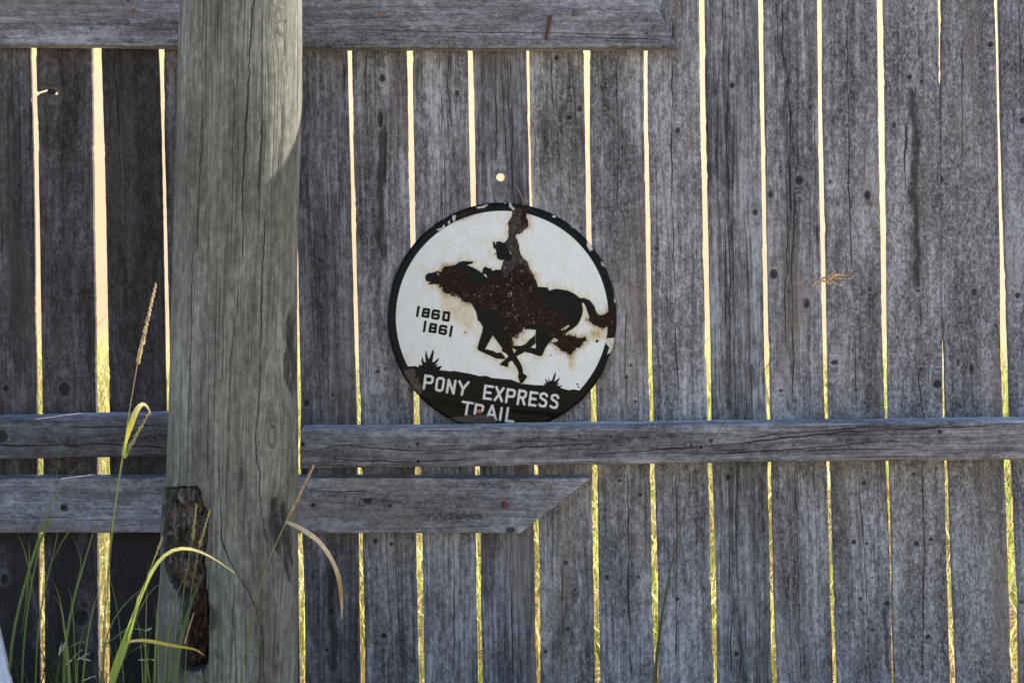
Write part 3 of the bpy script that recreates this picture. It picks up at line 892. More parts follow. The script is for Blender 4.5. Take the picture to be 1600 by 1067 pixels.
    low = sstep(905, 960, BY) * sstep(287, 300, BX + (BY - 960) * 0.02)
    core = sstep(900, 985, BY) * np.exp(-((BX - 302) / 15.0) ** 2)
    hb = 0.000 + 0.026 * fnoise(BX * 0.10, BY * 0.045, 41, 5) - 0.006 * sstep(-0.75, -1.1, T2) + 0.010 * (np.abs(fnoise(BX * 0.25, BY * 0.06, 43, 3)) - 0.2)
    hb = hb - 0.034 * core - 0.014 * sstep(870, 930, BY)
    hb = np.maximum(hb - 0.024 * sstep(-4.0, 2.0, sd), -0.052)
    P = np.stack([wx(c2, PY) + (rw2 + hb) * np.sin(t), PY - (rw2 + hb) * np.cos(t), zz], 1) - np.array([wx(370, PY), PY, 0])
    Pin = np.stack([wx(c2, PY) + (rw2 - 0.068) * np.sin(t), PY - (rw2 - 0.068) * np.cos(t), zz], 1) - np.array([wx(370, PY), PY, 0])
    Q = grid_quads(len(tq), len(yq))[:, ::-1]
    Q = Q[sd[Q].mean(1) < 3.0]
    VV, faces = solid(P, Pin, Q)
    me = raw_mesh('bark_scar', VV, faces, [True, True, False])
    me.materials.append(bark_mat())
    attr(me, 'rot', np.concatenate([np.clip(core * 1.2 + sstep(900, 960, BY) * 0.5, 0, 1)] * 2))
    b = link('bark_scar', me, None, root)
    b['label'] = 'dark torn bark patch with a rotten reddish hollow'
    return root


def bark_mat():
    m, nt, p, out = new_mat('old_bark')
    k = N(nt)
    tc = nt.nodes.new('ShaderNodeTexCoord').outputs['Object']
    n = k.noise(k.vmul(tc, (110, 110, 38)), 1, 5, 0.65, 0.6)
    n2 = k.noise(tc, 22, 3, 0.6)
    n3 = k.noise(k.vmul(tc, (260, 260, 150)), 1, 3, 0.6)
    c = k.ramp(n, [(0.38, (0.010, 0.008, 0.007)), (0.50, (0.055, 0.043, 0.033)), (0.60, (0.13, 0.110, 0.095)), (0.72, (0.24, 0.215, 0.20))])
    c = k.mix(k.ss(n2, 0.56, 0.68, 0, 0.65), c, k.ramp(n3, [(0.35, (0.022, 0.010, 0.007)), (0.65, (0.085, 0.042, 0.030))]))
    c = k.mix(k.m('MULTIPLY', k.attr('rot'), 0.85), c, k.ramp(n, [(0.38, (0.006, 0.004, 0.003)), (0.52, (0.038, 0.013, 0.008)), (0.66, (0.12, 0.055, 0.03))]))
    nt.links.new(c, p.inputs['Base Color'])
    p.inputs['Roughness'].default_value = 0.9
    p.inputs['Specular IOR Level'].default_value = 0.2
    nt.links.new(k.bump(k.m('ADD', n, k.m('MULTIPLY', n3, 0.4)), 0.9, 0.008), p.inputs['Normal'])
    return m


def poly_sdf(px, py, poly):
    """signed distance to a polygon, negative inside"""
    poly = np.asarray(poly, float)
    a = poly; b = np.roll(poly, -1, axis=0)
    d2 = np.full(px.shape, 1e12)
    inside = np.zeros(px.shape, bool)
    for (ax, ay), (bx, by) in zip(a, b):
        ex, ey = bx - ax, by - ay
        wx_, wy_ = px - ax, py - ay
        q = ex * ex + ey * ey
        if q == 0:
            continue
        h = np.clip((wx_ * ex + wy_ * ey) / q, 0, 1)
        d2 = np.minimum(d2, (wx_ - h * ex) ** 2 + (wy_ - h * ey) ** 2)
        if ay != by:
            cond = ((ay > py) != (by > py)) & (px < (bx - ax) * (py - ay) / (by - ay) + ax)
            inside ^= cond
    return np.sqrt(d2) * np.where(inside, -1, 1)


def stroke_sdf(px, py, pts, w, closed=False):
    pts = list(pts)
    if closed:
        pts = pts + [pts[0]]
    d2 = np.full(px.shape, 1e12)
    for (ax, ay), (bx, by) in zip(pts[:-1], pts[1:]):
        ex, ey = bx - ax, by - ay
        q = ex * ex + ey * ey
        h = np.clip(((px - ax) * ex + (py - ay) * ey) / q, 0, 1)
        d2 = np.minimum(d2, (px - ax - h * ex) ** 2 + (py - ay - h * ey) ** 2)
    return np.sqrt(d2) - w / 2


POST = make_post()

# ------------------------------------------------------------------ the enamel sign
SX, SY, SR = 784.6, 495.4, 179.4
Z1, Z2, Z3, Z4, Z5, Z6, Z7 = (650, 310), (650, 400), (780, 430), (720, 490), (600, 450), (600, 540), (740, 560)


def P8(o, pts):
    return [(o[0] + x / 8.0, o[1] + y / 8.0) for x, y in pts]


BLACK = [
    P8(Z2, [(112, 280), (118, 240), (150, 212), (200, 208), (270, 185), (310, 200), (335, 150), (350, 128), (430, 125), (500, 105), (540, 72), (590, 62), (700, 65), (722, 72), (700, 98), (640, 112), (720, 145), (785, 182), (825, 210), (832, 165), (850, 138), (872, 130), (900, 150), (940, 152), (955, 185), (1000, 168), (1050, 185), (1080, 160), (1085, 90), (1100, 50), (1200, 40), (1330, 20), (1390, 80), (1400, 140), (1450, 230), (1500, 300), (1525, 385), (1620, 392), (1620, 860), (1330, 855), (1140, 900), (840, 890), (830, 870), (770, 780), (750, 700), (690, 590), (620, 572), (590, 530), (560, 490), (520, 505), (500, 470), (450, 450), (410, 475), (370, 470), (340, 430), (330, 395), (290, 375), (245, 350), (165, 358), (145, 345), (180, 322), (130, 320)]),
    P8(Z4, [(190, -30), (210, 80), (240, 110), (275, 165), (265, 230), (205, 425), (210, 450), (235, 468), (330, 510), (440, 562), (545, 570), (560, 548), (540, 525), (500, 482), (440, 490), (420, 470), (305, 440), (400, 275), (480, 390), (560, 300), (545, 180), (540, 60), (500, -20)]),
    P8(Z4, [(400, 275), (515, 435), (510, 470), (570, 500), (595, 535), (545, 575), (500, 620), (485, 640), (590, 672), (600, 605), (640, 590), (690, 535), (640, 430), (655, 400), (650, 330), (640, 240), (540, 150), (420, 150)]),
    P8(Z4, [(640, 590), (700, 680), (720, 730), (715, 790), (740, 872), (775, 868), (830, 790), (825, 775), (780, 745), (775, 690), (765, 655), (720, 570), (695, 535), (800, 480), (890, 410), (935, 370), (930, 270), (860, 320), (820, 370), (760, 402), (700, 400), (650, 400), (640, 430), (690, 455), (670, 490), (640, 540)]),
    P8(Z4, [(695, 535), (800, 478), (870, 495), (985, 533), (1005, 532), (1022, 518), (1060, 430), (1110, 360), (1160, 310), (1215, 270), (1230, 150), (1150, 120), (800, 120), (790, 190), (940, 205), (930, 270), (936, 372), (936, 434), (870, 420)]),
    P8(Z3, [(440, 60), (480, 145), (605, 152), (630, 195), (660, 178), (720, 168), (860, 190), (950, 235), (1010, 285), (1060, 282), (1130, 310), (1190, 380), (1225, 480), (1240, 495), (1290, 500), (1340, 480), (1372, 440), (1490, 430), (1490, 810), (1390, 790), (1350, 770), (1370, 690), (1350, 645), (1280, 660), (1190, 620), (1110, 560), (1130, 530), (1100, 450), (1080, 390), (1055, 345), (1035, 350), (1050, 430), (1035, 510), (1010, 570), (980, 620), (920, 670), (800, 745), (720, 800), (650, 770), (500, 660), (320, 640), (200, 560), (300, 200)]),
    P8(Z3, [(650, 845), (740, 830), (720, 770), (800, 750), (950, 765), (990, 790), (1070, 775), (1090, 810), (1050, 840), (1020, 890), (960, 910), (920, 970), (890, 1000), (870, 990), (850, 960), (780, 950), (750, 910), (700, 870)]),
    P8(Z1, [(955, 545), (985, 540), (997, 585), (1003, 540), (1060, 533), (1072, 552), (1130, 545), (1150, 600), (1180, 690), (1215, 720), (1200, 775), (1130, 775), (1040, 768), (1010, 740), (1005, 690), (980, 712), (976, 700), (1000, 680), (998, 640), (970, 620)]),
    P8(Z1, [(1110, 545), (1150, 500), (1158, 460), (1148, 410), (1165, 380), (1145, 310), (1195, 230), (1205, 160), (1230, 140), (1165, 100), (1170, 30), (1360, 30), (1440, 95), (1400, 140), (1375, 150), (1380, 250), (1405, 330), (1395, 360), (1300, 440), (1255, 445), (1245, 470), (1280, 560), (1300, 680), (1340, 750), (1390, 790), (1420, 880), (1480, 980), (1000, 1000), (960, 960), (1000, 890), (1060, 890), (1090, 780), (1200, 770), (1190, 680), (1140, 600)]),
    # ground band with the two yuccas
    P8(Z6, [(150, 330), (230, 280), (290, 255), (340, 260), (390, 252), (430, 268), (440, 228), (455, 245), (477, 240), (465, 190), (475, 130), (500, 200), (520, 212), (513, 120), (520, 45), (555, 160), (562, 165), (615, 35), (625, 80), (605, 200), (620, 207), (692, 145), (680, 190), (640, 237), (684, 228), (650, 262), (732, 250), (692, 305), (760, 310), (830, 320), (880, 315), (1080, 350), (1190, 380), (1280, 375), (1345, 402), (1600, 425), (1680, 460), (1720, 475), (1810, 482), (1870, 490), (1990, 495), (2010, 490), (1982, 458), (2027, 478), (2010, 392), (2047, 450), (2060, 450), (2050, 382), (2080, 445), (2098, 430), (2142, 322), (2150, 360), (2127, 448), (2208, 392), (2170, 463), (2150, 470), (2194, 468), (2165, 503), (2238, 493), (2202, 525), (2270, 545), (2310, 555), (2370, 545), (2410, 550), (2450, 565), (2620, 500), (2620, 1300), (150, 1300)]),
]
HOLES = [
    P8(Z4, [(400, 275), (310, 437), (425, 468), (438, 490), (452, 468), (515, 450), (516, 432)]),
    P8(Z4, [(510, 478), (565, 500), (597, 537), (572, 548), (545, 520)]),
    P8(Z4, [(800, 192), (942, 205), (900, 290), (835, 328), (800, 380), (745, 395), (655, 378), (645, 330), (660, 305), (755, 280)]),
    P8(Z4, [(885, 410), (935, 375), (935, 432)]),
    P8(Z4, [(645, 438), (695, 455), (670, 487)]),
    P8(Z2, [(262, 210), (280, 215), (298, 245), (278, 248)]),
    P8(Z2, [(275, 348), (310, 350), (322, 372), (300, 376)]),
    P8(Z2, [(845, 232), (862, 222), (890, 262), (878, 268)]),
    P8(Z3, [(740, 688), (800, 660), (868, 622), (875, 640), (820, 680), (745, 700)]),
]
RUST = [
    P8(Z2, [(270, 260), (310, 195), (350, 128), (480, 125), (560, 180), (650, 210), (700, 300), (760, 370), (850, 350), (930, 290), (1080, 270), (1190, 200), (1230, 120), (1350, 100), (1450, 240), (1490, 350), (1480, 500), (1610, 560), (1640, 640), (1750, 680), (1840, 780), (1850, 900), (1760, 1010), (1660, 1000), (1560, 850), (1400, 860), (1330, 950), (1230, 960), (1150, 900), (1100, 780), (1000, 650), (930, 700), (750, 600), (620, 580), (500, 500), (340, 450), (300, 370), (265, 330)]),
    P8(Z4, [(560, 60), (800, 60), (790, 200), (700, 300), (640, 300), (660, 420), (570, 430), (510, 400), (560, 320), (540, 200)]),
    P8(Z3, [(650, 845), (740, 830), (720, 770), (690, 700), (800, 720), (950, 765), (990, 790), (1070, 775), (1090, 810), (1050, 840), (1020, 890), (960, 910), (920, 970), (890, 1000), (870, 990), (850, 960), (780, 950), (750, 910), (700, 870)]),
    P8(Z3, [(1105, 560), (1160, 520), (1240, 490), (1290, 500), (1340, 480), (1370, 410), (1500, 400), (1500, 830), (1390, 790), (1350, 645), (1280, 660), (1190, 620)]),
    P8(Z1, [(1190, 50), (1440, 70), (1440, 110), (1390, 150), (1380, 260), (1400, 330), (1330, 360), (1300, 230), (1330, 150), (1200, 90)]),
    P8(Z1, [(560, 190), (760, 120), (800, 140), (640, 220), (520, 260)]),
]
METAL = [   # bare grey metal where the enamel has flaked
    P8(Z1, [(1165, 60), (1440, 70), (1400, 140), (1375, 150), (1380, 250), (1405, 330), (1395, 360), (1300, 440), (1255, 445), (1245, 470), (1280, 560), (1300, 680), (1340, 750), (1390, 790), (1420, 880), (1480, 980), (1100, 1010), (1080, 900), (1100, 790), (1200, 780), (1190, 680), (1130, 600), (1110, 545), (1150, 500), (1158, 460), (1148, 410), (1165, 380), (1145, 310), (1195, 230), (1215, 150)]),
]
WORN = [    # scuffed brown grey along the bottom
    P8(Z6, [(310, 400), (420, 395), (450, 470), (485, 560), (450, 625), (400, 600), (330, 510)]),
    P8(Z6, [(810, 905), (1060, 870), (1260, 862), (1390, 905), (1405, 965), (1290, 985), (900, 975)]),
    P8(Z6, [(240, 300), (380, 290), (400, 380), (300, 410), (260, 380)]),
]
CHIPS = [   # enamel broken off the black rim: bare white ground coat
    P8(Z1, [(750, 100), (800, 100), (890, 72), (905, 80), (840, 118), (760, 125)]),
    P8(Z1, [(450, 212), (498, 208), (490, 260), (475, 305), (455, 260)]),
    P8(Z1, [(255, 385), (310, 370), (350, 325), (365, 350), (320, 385), (275, 405)]),
    P8(Z1, [(395, 290), (420, 270), (425, 310), (405, 330)]),
    P8(Z1, [(1100, 45), (1130, 42), (1125, 60), (1105, 62)]),
    P8(Z1, [(1160, 40), (1185, 40), (1195, 95), (1240, 130), (1215, 145), (1165, 100)]),
    P8(Z3, [(1320, 790), (1440, 780), (1450, 860), (1400, 960), (1350, 990), (1380, 900), (1340, 860)]),
    P8(Z3, [(1440, 280), (1465, 310), (1460, 345), (1440, 330)]),
    [(918, 373), (922, 378), (927, 390), (922, 392), (917, 384)],
    [(939, 408), (943, 412), (945, 417), (941, 415)],
    [(864, 336), (869, 336), (868, 340), (863, 339)],
    [(895, 351), (899, 353), (898, 357), (893, 354)],
    P8(Z6, [(30, 0), (45, -10), (48, 10), (35, 15)]),
    ]
LET_W = 3.7
LETTERS = [(P8(Z6, p), cl) for p, cl in [
    ([(519, 372), (497, 535)], 0), ([(519, 376), (590, 384), (609, 402), (602, 450), (580, 468), (512, 458)], 0),
    ([(665, 425), (690, 405), (735, 411), (749, 430), (731, 543), (708, 562), (665, 556), (651, 538)], 1),
    ([(810, 428), (787, 582)], 0), ([(812, 430), (866, 594)], 0), ([(892, 440), (868, 596)], 0),
    ([(943, 445), (988, 540)], 0), ([(1055, 458), (988, 540)], 0), ([(988, 540), (972, 610)], 0),
    ([(1269, 498), (1248, 658)], 0), ([(1269, 502), (1362, 514)], 0), ([(1259, 580), (1332, 590)], 0), ([(1249, 655), (1333, 667)], 0),
    ([(985, 701), (1108, 720)], 0), ([(1048, 712), (1024, 862)], 0),
    ([(1152, 730), (1133, 850)], 0), ([(1152, 737), (1222, 746), (1240, 765), (1232, 805), (1212, 822), (1150, 815)], 0),
    ([(1352, 752), (1292, 890)], 0), ([(1356, 752), (1396, 925)], 0), ([(1315, 860), (1380, 870)], 0),
    ([(1471, 778), (1450, 928)], 0)]]
LETTERS += [(P8(Z7, p), cl) for p, cl in [
    ([(285, 357), (352, 532)], 0), ([(375, 372), (264, 518)], 0),
    ([(430, 382), (406, 543)], 0), ([(430, 387), (498, 396), (515, 413), (508, 460), (488, 478), (420, 470)], 0),
    ([(575, 397), (551, 568)], 0), ([(575, 401), (638, 410), (655, 427), (648, 472), (628, 489), (566, 484)], 0), ([(608, 490), (634, 572)], 0),
    ([(717, 418), (696, 582)], 0), ([(717, 423), (798, 433)], 0), ([(706, 498), (774, 508)], 0), ([(697, 576), (772, 588)], 0),
    ([(917, 472), (912, 452), (892, 441), (858, 438), (838, 456), (840, 488), (862, 508), (890, 520), (907, 542), (903, 580), (884, 598), (842, 594), (824, 576)], 0),
    ([(1056, 492), (1052, 472), (1033, 459), (998, 457), (979, 474), (980, 504), (1002, 524), (1030, 540), (1045, 561), (1041, 600), (1021, 617), (980, 610), (962, 594)], 0),
    ([(430, 620), (406, 780)], 0), ([(403, 778), (495, 790)], 0)]]
DIGITS = [(P8(Z5, p), cl) for p, cl in [
    ([(432, 237), (413, 348)], 0),
    ([(499, 262), (562, 271), (549, 360), (480, 350)], 1), ([(488, 306), (556, 315)], 0),
    ([(688, 302), (682, 289), (624, 281), (611, 298), (602, 364), (613, 375), (670, 384), (680, 372), (685, 343), (676, 335), (610, 327)], 0),
    ([(754, 303), (814, 312), (802, 407), (738, 397)], 1),
    ([(517, 422), (499, 538)], 0),
    ([(585, 450), (650, 460), (639, 551), (569, 541)], 1), ([(576, 495), (645, 505)], 0),
    ([(779, 492), (772, 480), (714, 472), (702, 489), (693, 554), (703, 565), (761, 574), (770, 562), (775, 534), (766, 526), (701, 518)], 0),
    ([(847, 482), (826, 600)], 0)]]


def sign_mat():
    m, nt, p, out = new_mat('worn_enamel')
    k = N(nt)
    tc = k.attr('face', 'Vector')                # millimetres on the panel
    nf = k.noise(tc, 0.45, 4, 0.65)              # ragged edge of damage
    nm = k.noise(k.vmul(tc, (0.30, 0.20, 1)), 1, 3, 0.6)
    nn = lambda n, a: k.m('MULTIPLY', k.m('SUBTRACT', n, 0.5), a)
    black = k.attr('black'); letter = k.attr('letter'); rust = k.attr('rust'); metal = k.attr('metal'); chip = k.attr('chip'); stain = k.attr('stain')
    cov = lambda d: k.ss(d, -0.7, 0.7, 1, 0)
    fb = cov(k.m('ADD', black, nn(nf, 1.0)))
    fl = cov(k.m('ADD', letter, nn(nf, 0.8)))
    # white ground, cream and brown run-off stains
    white = k.ramp(k.noise(tc, 0.03, 4, 0.6), [(0.3, (0.63, 0.63, 0.60)), (0.7, (0.71, 0.715, 0.71))])
    s1 = k.ss(k.m('ADD', stain, nn(k.noise(k.vmul(tc, (0.10, 0.035, 1)), 1, 5, 0.65), 1.1)), 0.32, 0.95)
    white = k.mix(k.m('MULTIPLY', s1, 0.9), white, (0.58, 0.47, 0.28))
    s2 = k.ss(k.m('ADD', stain, nn(k.noise(k.vmul(tc, (0.22, 0.06, 1)), 1, 5, 0.7), 1.7)), 0.72, 1.2)
    white = k.mix(k.m('MULTIPLY', s2, 0.75), white, (0.30, 0.165, 0.06))
    craze = k.ss(k.voro(tc, 0.16), 0.0, 0.035, 0.16, 0)
    white = k.mix(k.m('MULTIPLY', craze, k.ss(k.noise(tc, 0.02, 2), 0.45, 0.65)), white, (0.35, 0.32, 0.27))
    specks = k.ss(k.noise(tc, 0.22, 2, 0.5), 0.755, 0.80, 0, 0.8)
    white = k.mix(specks, white, (0.16, 0.12, 0.08))
    blk = k.ramp(k.noise(tc, 0.12, 4, 0.6), [(0.35, (0.0035, 0.004, 0.003)), (0.7, (0.008, 0.008, 0.006))])
    c = k.mix(fb, white, blk)
    c = k.mix(fl, c, k.ramp(k.noise(tc, 0.3, 3), [(0.3, (0.46, 0.46, 0.42)), (0.6, (0.66, 0.66, 0.62))]))
    # damage
    fm = cov(k.m('ADD', metal, nn(nm, 9.0)))
    nmet = k.noise(k.vmul(tc, (0.19, 0.15, 1)), 1, 4, 0.7, 1.2)
    met = k.ramp(nmet, [(0.32, (0.012, 0.010, 0.009)), (0.48, (0.036, 0.028, 0.024)), (0.60, (0.085, 0.070, 0.062)), (0.655, (0.13, 0.115, 0.105)), (0.69, (0.46, 0.44, 0.41))])
    c = k.mix(fm, c, met)
    fr = cov(k.m('ADD', rust, nn(k.noise(k.vmul(tc, (0.26, 0.085, 1)), 1, 5, 0.72), 30.0)))
    nr = k.noise(tc, 0.055, 6, 0.72)
    nr = k.m('MULTIPLY_ADD', k.m('SUBTRACT', k.noise(k.vmul(tc, (0.35, 0.2, 1)), 1, 4, 0.7), 0.5), 0.55, nr)
    rs = k.ramp(nr, [(0.30, (0.006, 0.005, 0.004)), (0.45, (0.016, 0.010, 0.007)), (0.60, (0.032, 0.014, 0.009)), (0.72, (0.052, 0.022, 0.013)), (0.86, (0.12, 0.060, 0.030))])
    # soft brown bleed round the rust
    bl = k.m('MULTIPLY', k.ss(k.m('ADD', rust, nn(k.noise(k.vmul(tc, (0.16, 0.05, 1)), 1, 5, 0.7), 30.0)), 0.0, 9.0, 0.6, 0.0), k.m('SUBTRACT', 1.0, fb))
    c = k.mix(bl, c, (0.36, 0.24, 0.11))
    c = k.mix(fr, c, rs)
    # small flakes that show white between the rust
    near = k.ss(rust, -9.0, 4.0)
    pk = k.m('MULTIPLY', k.ss(k.noise(k.vmul(tc, (0.16, 0.11, 1)), 1, 4, 0.7, 1.4), 0.60, 0.66), k.ss(rust, 2.0, -3.0))
    pk = k.m('MULTIPLY', pk, k.m('MULTIPLY', k.attr('flake'), k.ss(k.noise(tc, 0.045, 3, 0.6), 0.44, 0.60)))
    c = k.mix(pk, c, (0.58, 0.52, 0.44))
    fc = cov(k.m('ADD', chip, nn(nf, 3.5)))
    c = k.mix(fc, c, k.ramp(nmet, [(0.35, (0.25, 0.20, 0.14)), (0.55, (0.60, 0.57, 0.51))]))
    fw = k.m('MULTIPLY', cov(k.m('ADD', k.attr('worn'), nn(nm, 12.0))), 0.9)
    c = k.mix(fw, c, k.ramp(k.noise(tc, 0.10, 5, 0.65), [(0.35, (0.035, 0.029, 0.025)), (0.65, (0.105, 0.085, 0.074))]))
    fo = cov(k.m('ADD', k.attr('orange'), nn(nf, 4.0)))
    c = k.mix(fo, c, (0.36, 0.13, 0.04))
    nt.links.new(c, p.inputs['Base Color'])
    dmg = k.m('MAXIMUM', k.m('MAXIMUM', fr, fm), fc)
    nt.links.new(k.ss(dmg, 0, 1, 0.22, 0.85), p.inputs['Roughness'])
    p.inputs['Specular IOR Level'].default_value = 0.09
    hh = k.m('MULTIPLY_ADD', k.m('MULTIPLY', k.m('MAXIMUM', fr, fm), k.m('ADD', nmet, -0.2)), 1.0, k.m('MULTIPLY', dmg, -0.5))
    nt.links.new(k.bump(hh, 0.6, 0.0012), p.inputs['Normal'])
    return m


def make_sign():
    y_face = -0.0145
    kf = (D + y_face) / D
    root = empty('enamel_sign', (wx(SX, y_face), -0.010, wz(SY, y_face) - SR * S * kf))
    tag(root, 'round rusty white enamel sign showing a galloping horse and rider, leaning above the rail', 'sign')
    n = 372
    xs = SX + np.linspace(-SR - 1, SR + 1, n)
    ys = SY + np.linspace(-SR - 1, SR + 1, n)
    PX, PYY = np.meshgrid(xs, ys); PX, PYY = PX.ravel(), PYY.ravel()
    dx, dy = PX - SX, PYY - SY
    rr = np.hypot(dx, dy)
    ang = np.arctan2(dy, dx)
    edge = SR + 0.7 * vnoise(ang * 14, 0, 5) - 1.6 * np.exp(-((ang - 0.38) / 0.05) ** 2) - 1.2 * np.exp(-((ang + 2.1) / 0.02) ** 2)
    Q = grid_quads(n, n)
    ins = rr <= edge
    Q = Q[ins[Q].sum(1) >= 2]
    used = np.zeros(len(PX), bool); used[Q.ravel()] = True
    # pull the ragged outermost points onto the rim
    stepx = xs[1] - xs[0]
    far = used & (rr > edge - stepx * 0.55)
    sc = np.where(far, edge / np.maximum(rr, 1e-6), 1.0)
    PX, PYY = SX + dx * sc, SY + dy * sc
    rr = np.hypot(PX - SX, PYY - SY)
    idx = np.cumsum(used) - 1
    Q = idx[Q]
    PX, PYY, rr = PX[used], PYY[used], rr[used]
    black = np.full(len(PX), 1e3)
    for poly in BLACK:
        black = np.minimum(black, poly_sdf(PX, PYY, poly))
    for poly in HOLES:
        black = np.maximum(black, -poly_sdf(PX, PYY, poly))
    for (bx, by, br) in ((902.5, 670, 1.5), (902.3, 600.3, 1.7), (904, 604.5, 1.5), (676, 519, 0.9), (746, 358.5, 0.9), (727, 519.5, 1.3), (861, 555, 1.2), (933, 533, 2.4)):
        black = np.minimum(black, np.hypot(PX - bx, PYY - by) - br)
    black = np.minimum(black, 166.2 - rr)
    for ln, cl in DIGITS:
        black = np.minimum(black, stroke_sdf(PX, PYY, ln, 4.2, cl))
    letter = np.full(len(PX), 1e3)
    for ln, cl in LETTERS:
        letter = np.minimum(letter, stroke_sdf(PX, PYY, ln, LET_W, cl))
    mn = lambda polys: np.min([poly_sdf(PX, PYY, q) for q in polys], axis=0)
    rust, metal, chip, worn = mn(RUST), mn(METAL), mn(CHIPS), mn(WORN)
    rust = np.maximum(rust, -poly_sdf(PX, PYY, HOLES[2]) - 1.0)
    orange = np.minimum(np.hypot((PX - 748.5) / 1.4, PYY - 642.5) - 3.2, 1e3)
    horse = np.min([poly_sdf(PX, PYY, q) for q in BLACK[:-1]], axis=0)
    stain = 0.72 * np.exp(-np.maximum(horse, 0) / 20.0)
    below = np.exp(-np.maximum(poly_sdf(PX, PYY, P8(Z2, [(330, 440), (700, 600), (700, 900), (330, 720)])), 0) / 14.0)
    stain = np.maximum(stain, 0.74 * below)
    stain = np.maximum(stain, 0.95 * np.exp(-((PX - 893) / 9) ** 2) * sstep(540, 556, PYY) * sstep(600, 560, PYY))
    stain = np.maximum(stain, 0.95 * np.exp(-((PX - 932) / 26) ** 2 - ((PYY - 522) / 16) ** 2))
    stain = np.maximum(stain, 0.85 * np.exp(-((PX - 830) / 30) ** 2 - ((PYY - 535) / 16) ** 2))
    stain = np.maximum(stain, 0.9 * np.exp(-((PX - 727) / 6) ** 2 - ((PYY - 521) / 8) ** 2))
    stain = np.maximum(stain, 0.55 * np.exp(-((PX - 640) / 16) ** 2 - ((PYY - 560) / 18) ** 2))
    stain = np.maximum(stain, 0.35)
    flake = np.clip(0.25 + np.exp(-((PX - 790) / 40) ** 2 - ((PYY - 440) / 35) ** 2) + np.exp(-((PX - 790) / 60) ** 2 - ((PYY - 500) / 22) ** 2), 0, 1)
    # gently dished panel, bent along the bottom, turned-back rim
    dome = -0.006 * (1 - (rr / SR) ** 2)
    rim = 0.0035 * sstep(SR - 3.5, SR, rr)
    bend = 0.006 * sstep(632, 646, PYY + (PX - SX) * -0.10) * 1.0
    lean = -0.0085 * (PYY - SY) / SR * 0.5
    yy = y_face + 0.006 + dome + rim + bend * 0.6 + lean + 0.0008 * fnoise(PX * 0.03, PYY * 0.03, 3, 3)
    X, Z = wx(PX, y_face), wz(PYY, y_face)
    off = np.array(root.location)
    F = np.stack([X, yy, Z], 1) - off
    B = np.stack([X, yy + 0.0022, Z], 1) - off
    VV, faces = solid(F, B, Q[:, ::-1])
    me = raw_mesh('enamel_panel', VV, faces, [True, True, False])
    d2 = lambda a: np.concatenate([a, a])
    back = np.zeros(2 * len(PX)); back[len(PX):] = 1
    for nm, a in (('black', black), ('letter', letter), ('metal', metal), ('chip', chip), ('stain', stain), ('flake', flake), ('orange', orange), ('worn', worn)):
        attr(me, nm, d2(a))
    attr(me, 'rust', np.concatenate([rust, np.full(len(PX), -20.0)]))
    attr(me, 'face', d2(np.stack([(PX - SX) * 1.6, (PYY - SY) * 1.6, 0 * PX], 1)), 'FLOAT_VECTOR')
    link('enamel_panel', me, sign_mat(), root)
    wy = -0.008
    pts = [(803, 285), (808, 294), (813, 303), (817, 313), (818.5, 322)]
    w = tube_mesh('hanging_wire', [Vector((wx(x, wy), wy + d, wz(y, wy))) - Vector(off) for (x, y), d in zip(pts, (0.012, -0.002, -0.005, -0.004, 0.004))], [0.0012] * 5, 6)
    link('hanging_wire', w, M_WIRE, root)
    return root


M_WIRE = metal_mat('tarnished_wire', (0.20, 0.13, 0.08), (0.38, 0.29, 0.20), 0.5)
SIGN = make_sign()


# ------------------------------------------------------------------ grasses
def leaf_mat(name, trans=0.45):
    m, nt, p, out = new_mat(name)
    k = N(nt)
    c = k.attr('col', 'Color')
    tc = nt.nodes.new('ShaderNodeTexCoord').outputs['Object']
    n = k.noise(k.vmul(tc, (300, 300, 40)), 1, 3, 0.6)
    c = k.mix(1.0, c, k.ramp(n, [(0.3, (0.75, 0.75, 0.75)), (0.7, (1.15, 1.15, 1.1))]), 'MULTIPLY')
    nt.links.new(c, p.inputs['Base Color'])
    p.inputs['Roughness'].default_value = 0.55
    p.inputs['Specular IOR Level'].default_value = 0.35
    t = nt.nodes.new('ShaderNodeBsdfTranslucent')
    nt.links.new(c, t.inputs[0])
    mx = nt.nodes.new('ShaderNodeMixShader')
    mx.inputs[0].default_value = trans
    nt.links.new(p.outputs[0], mx.inputs[1]); nt.links.new(t.outputs[0], mx.inputs[2])
    nt.links.new(mx.outputs[0], out.inputs[0])
    return m


M_LEAF = leaf_mat('grass_blade', 0.52)
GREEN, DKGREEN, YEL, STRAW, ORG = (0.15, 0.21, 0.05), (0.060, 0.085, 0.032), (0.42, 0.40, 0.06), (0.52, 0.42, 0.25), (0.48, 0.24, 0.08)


def smooth_path(pts, n):
    pts = np.asarray(pts, float)
    d = np.concatenate([[0], np.cumsum(np.hypot(*np.diff(pts[:, :2], axis=0).T))])
    t = np.linspace(0, d[-1], n)
    out = np.stack([np.interp(t, d, pts[:, k]) for k in range(pts.shape[1])], 1)
    for _ in range(3):
        out[1:-1] = (out[:-2] + 2 * out[1:-1] + out[2:]) / 4
    return out


def to_world(path):
    return [Vector((wx(x, y), y, wz(v, y))) for x, v, y in path]


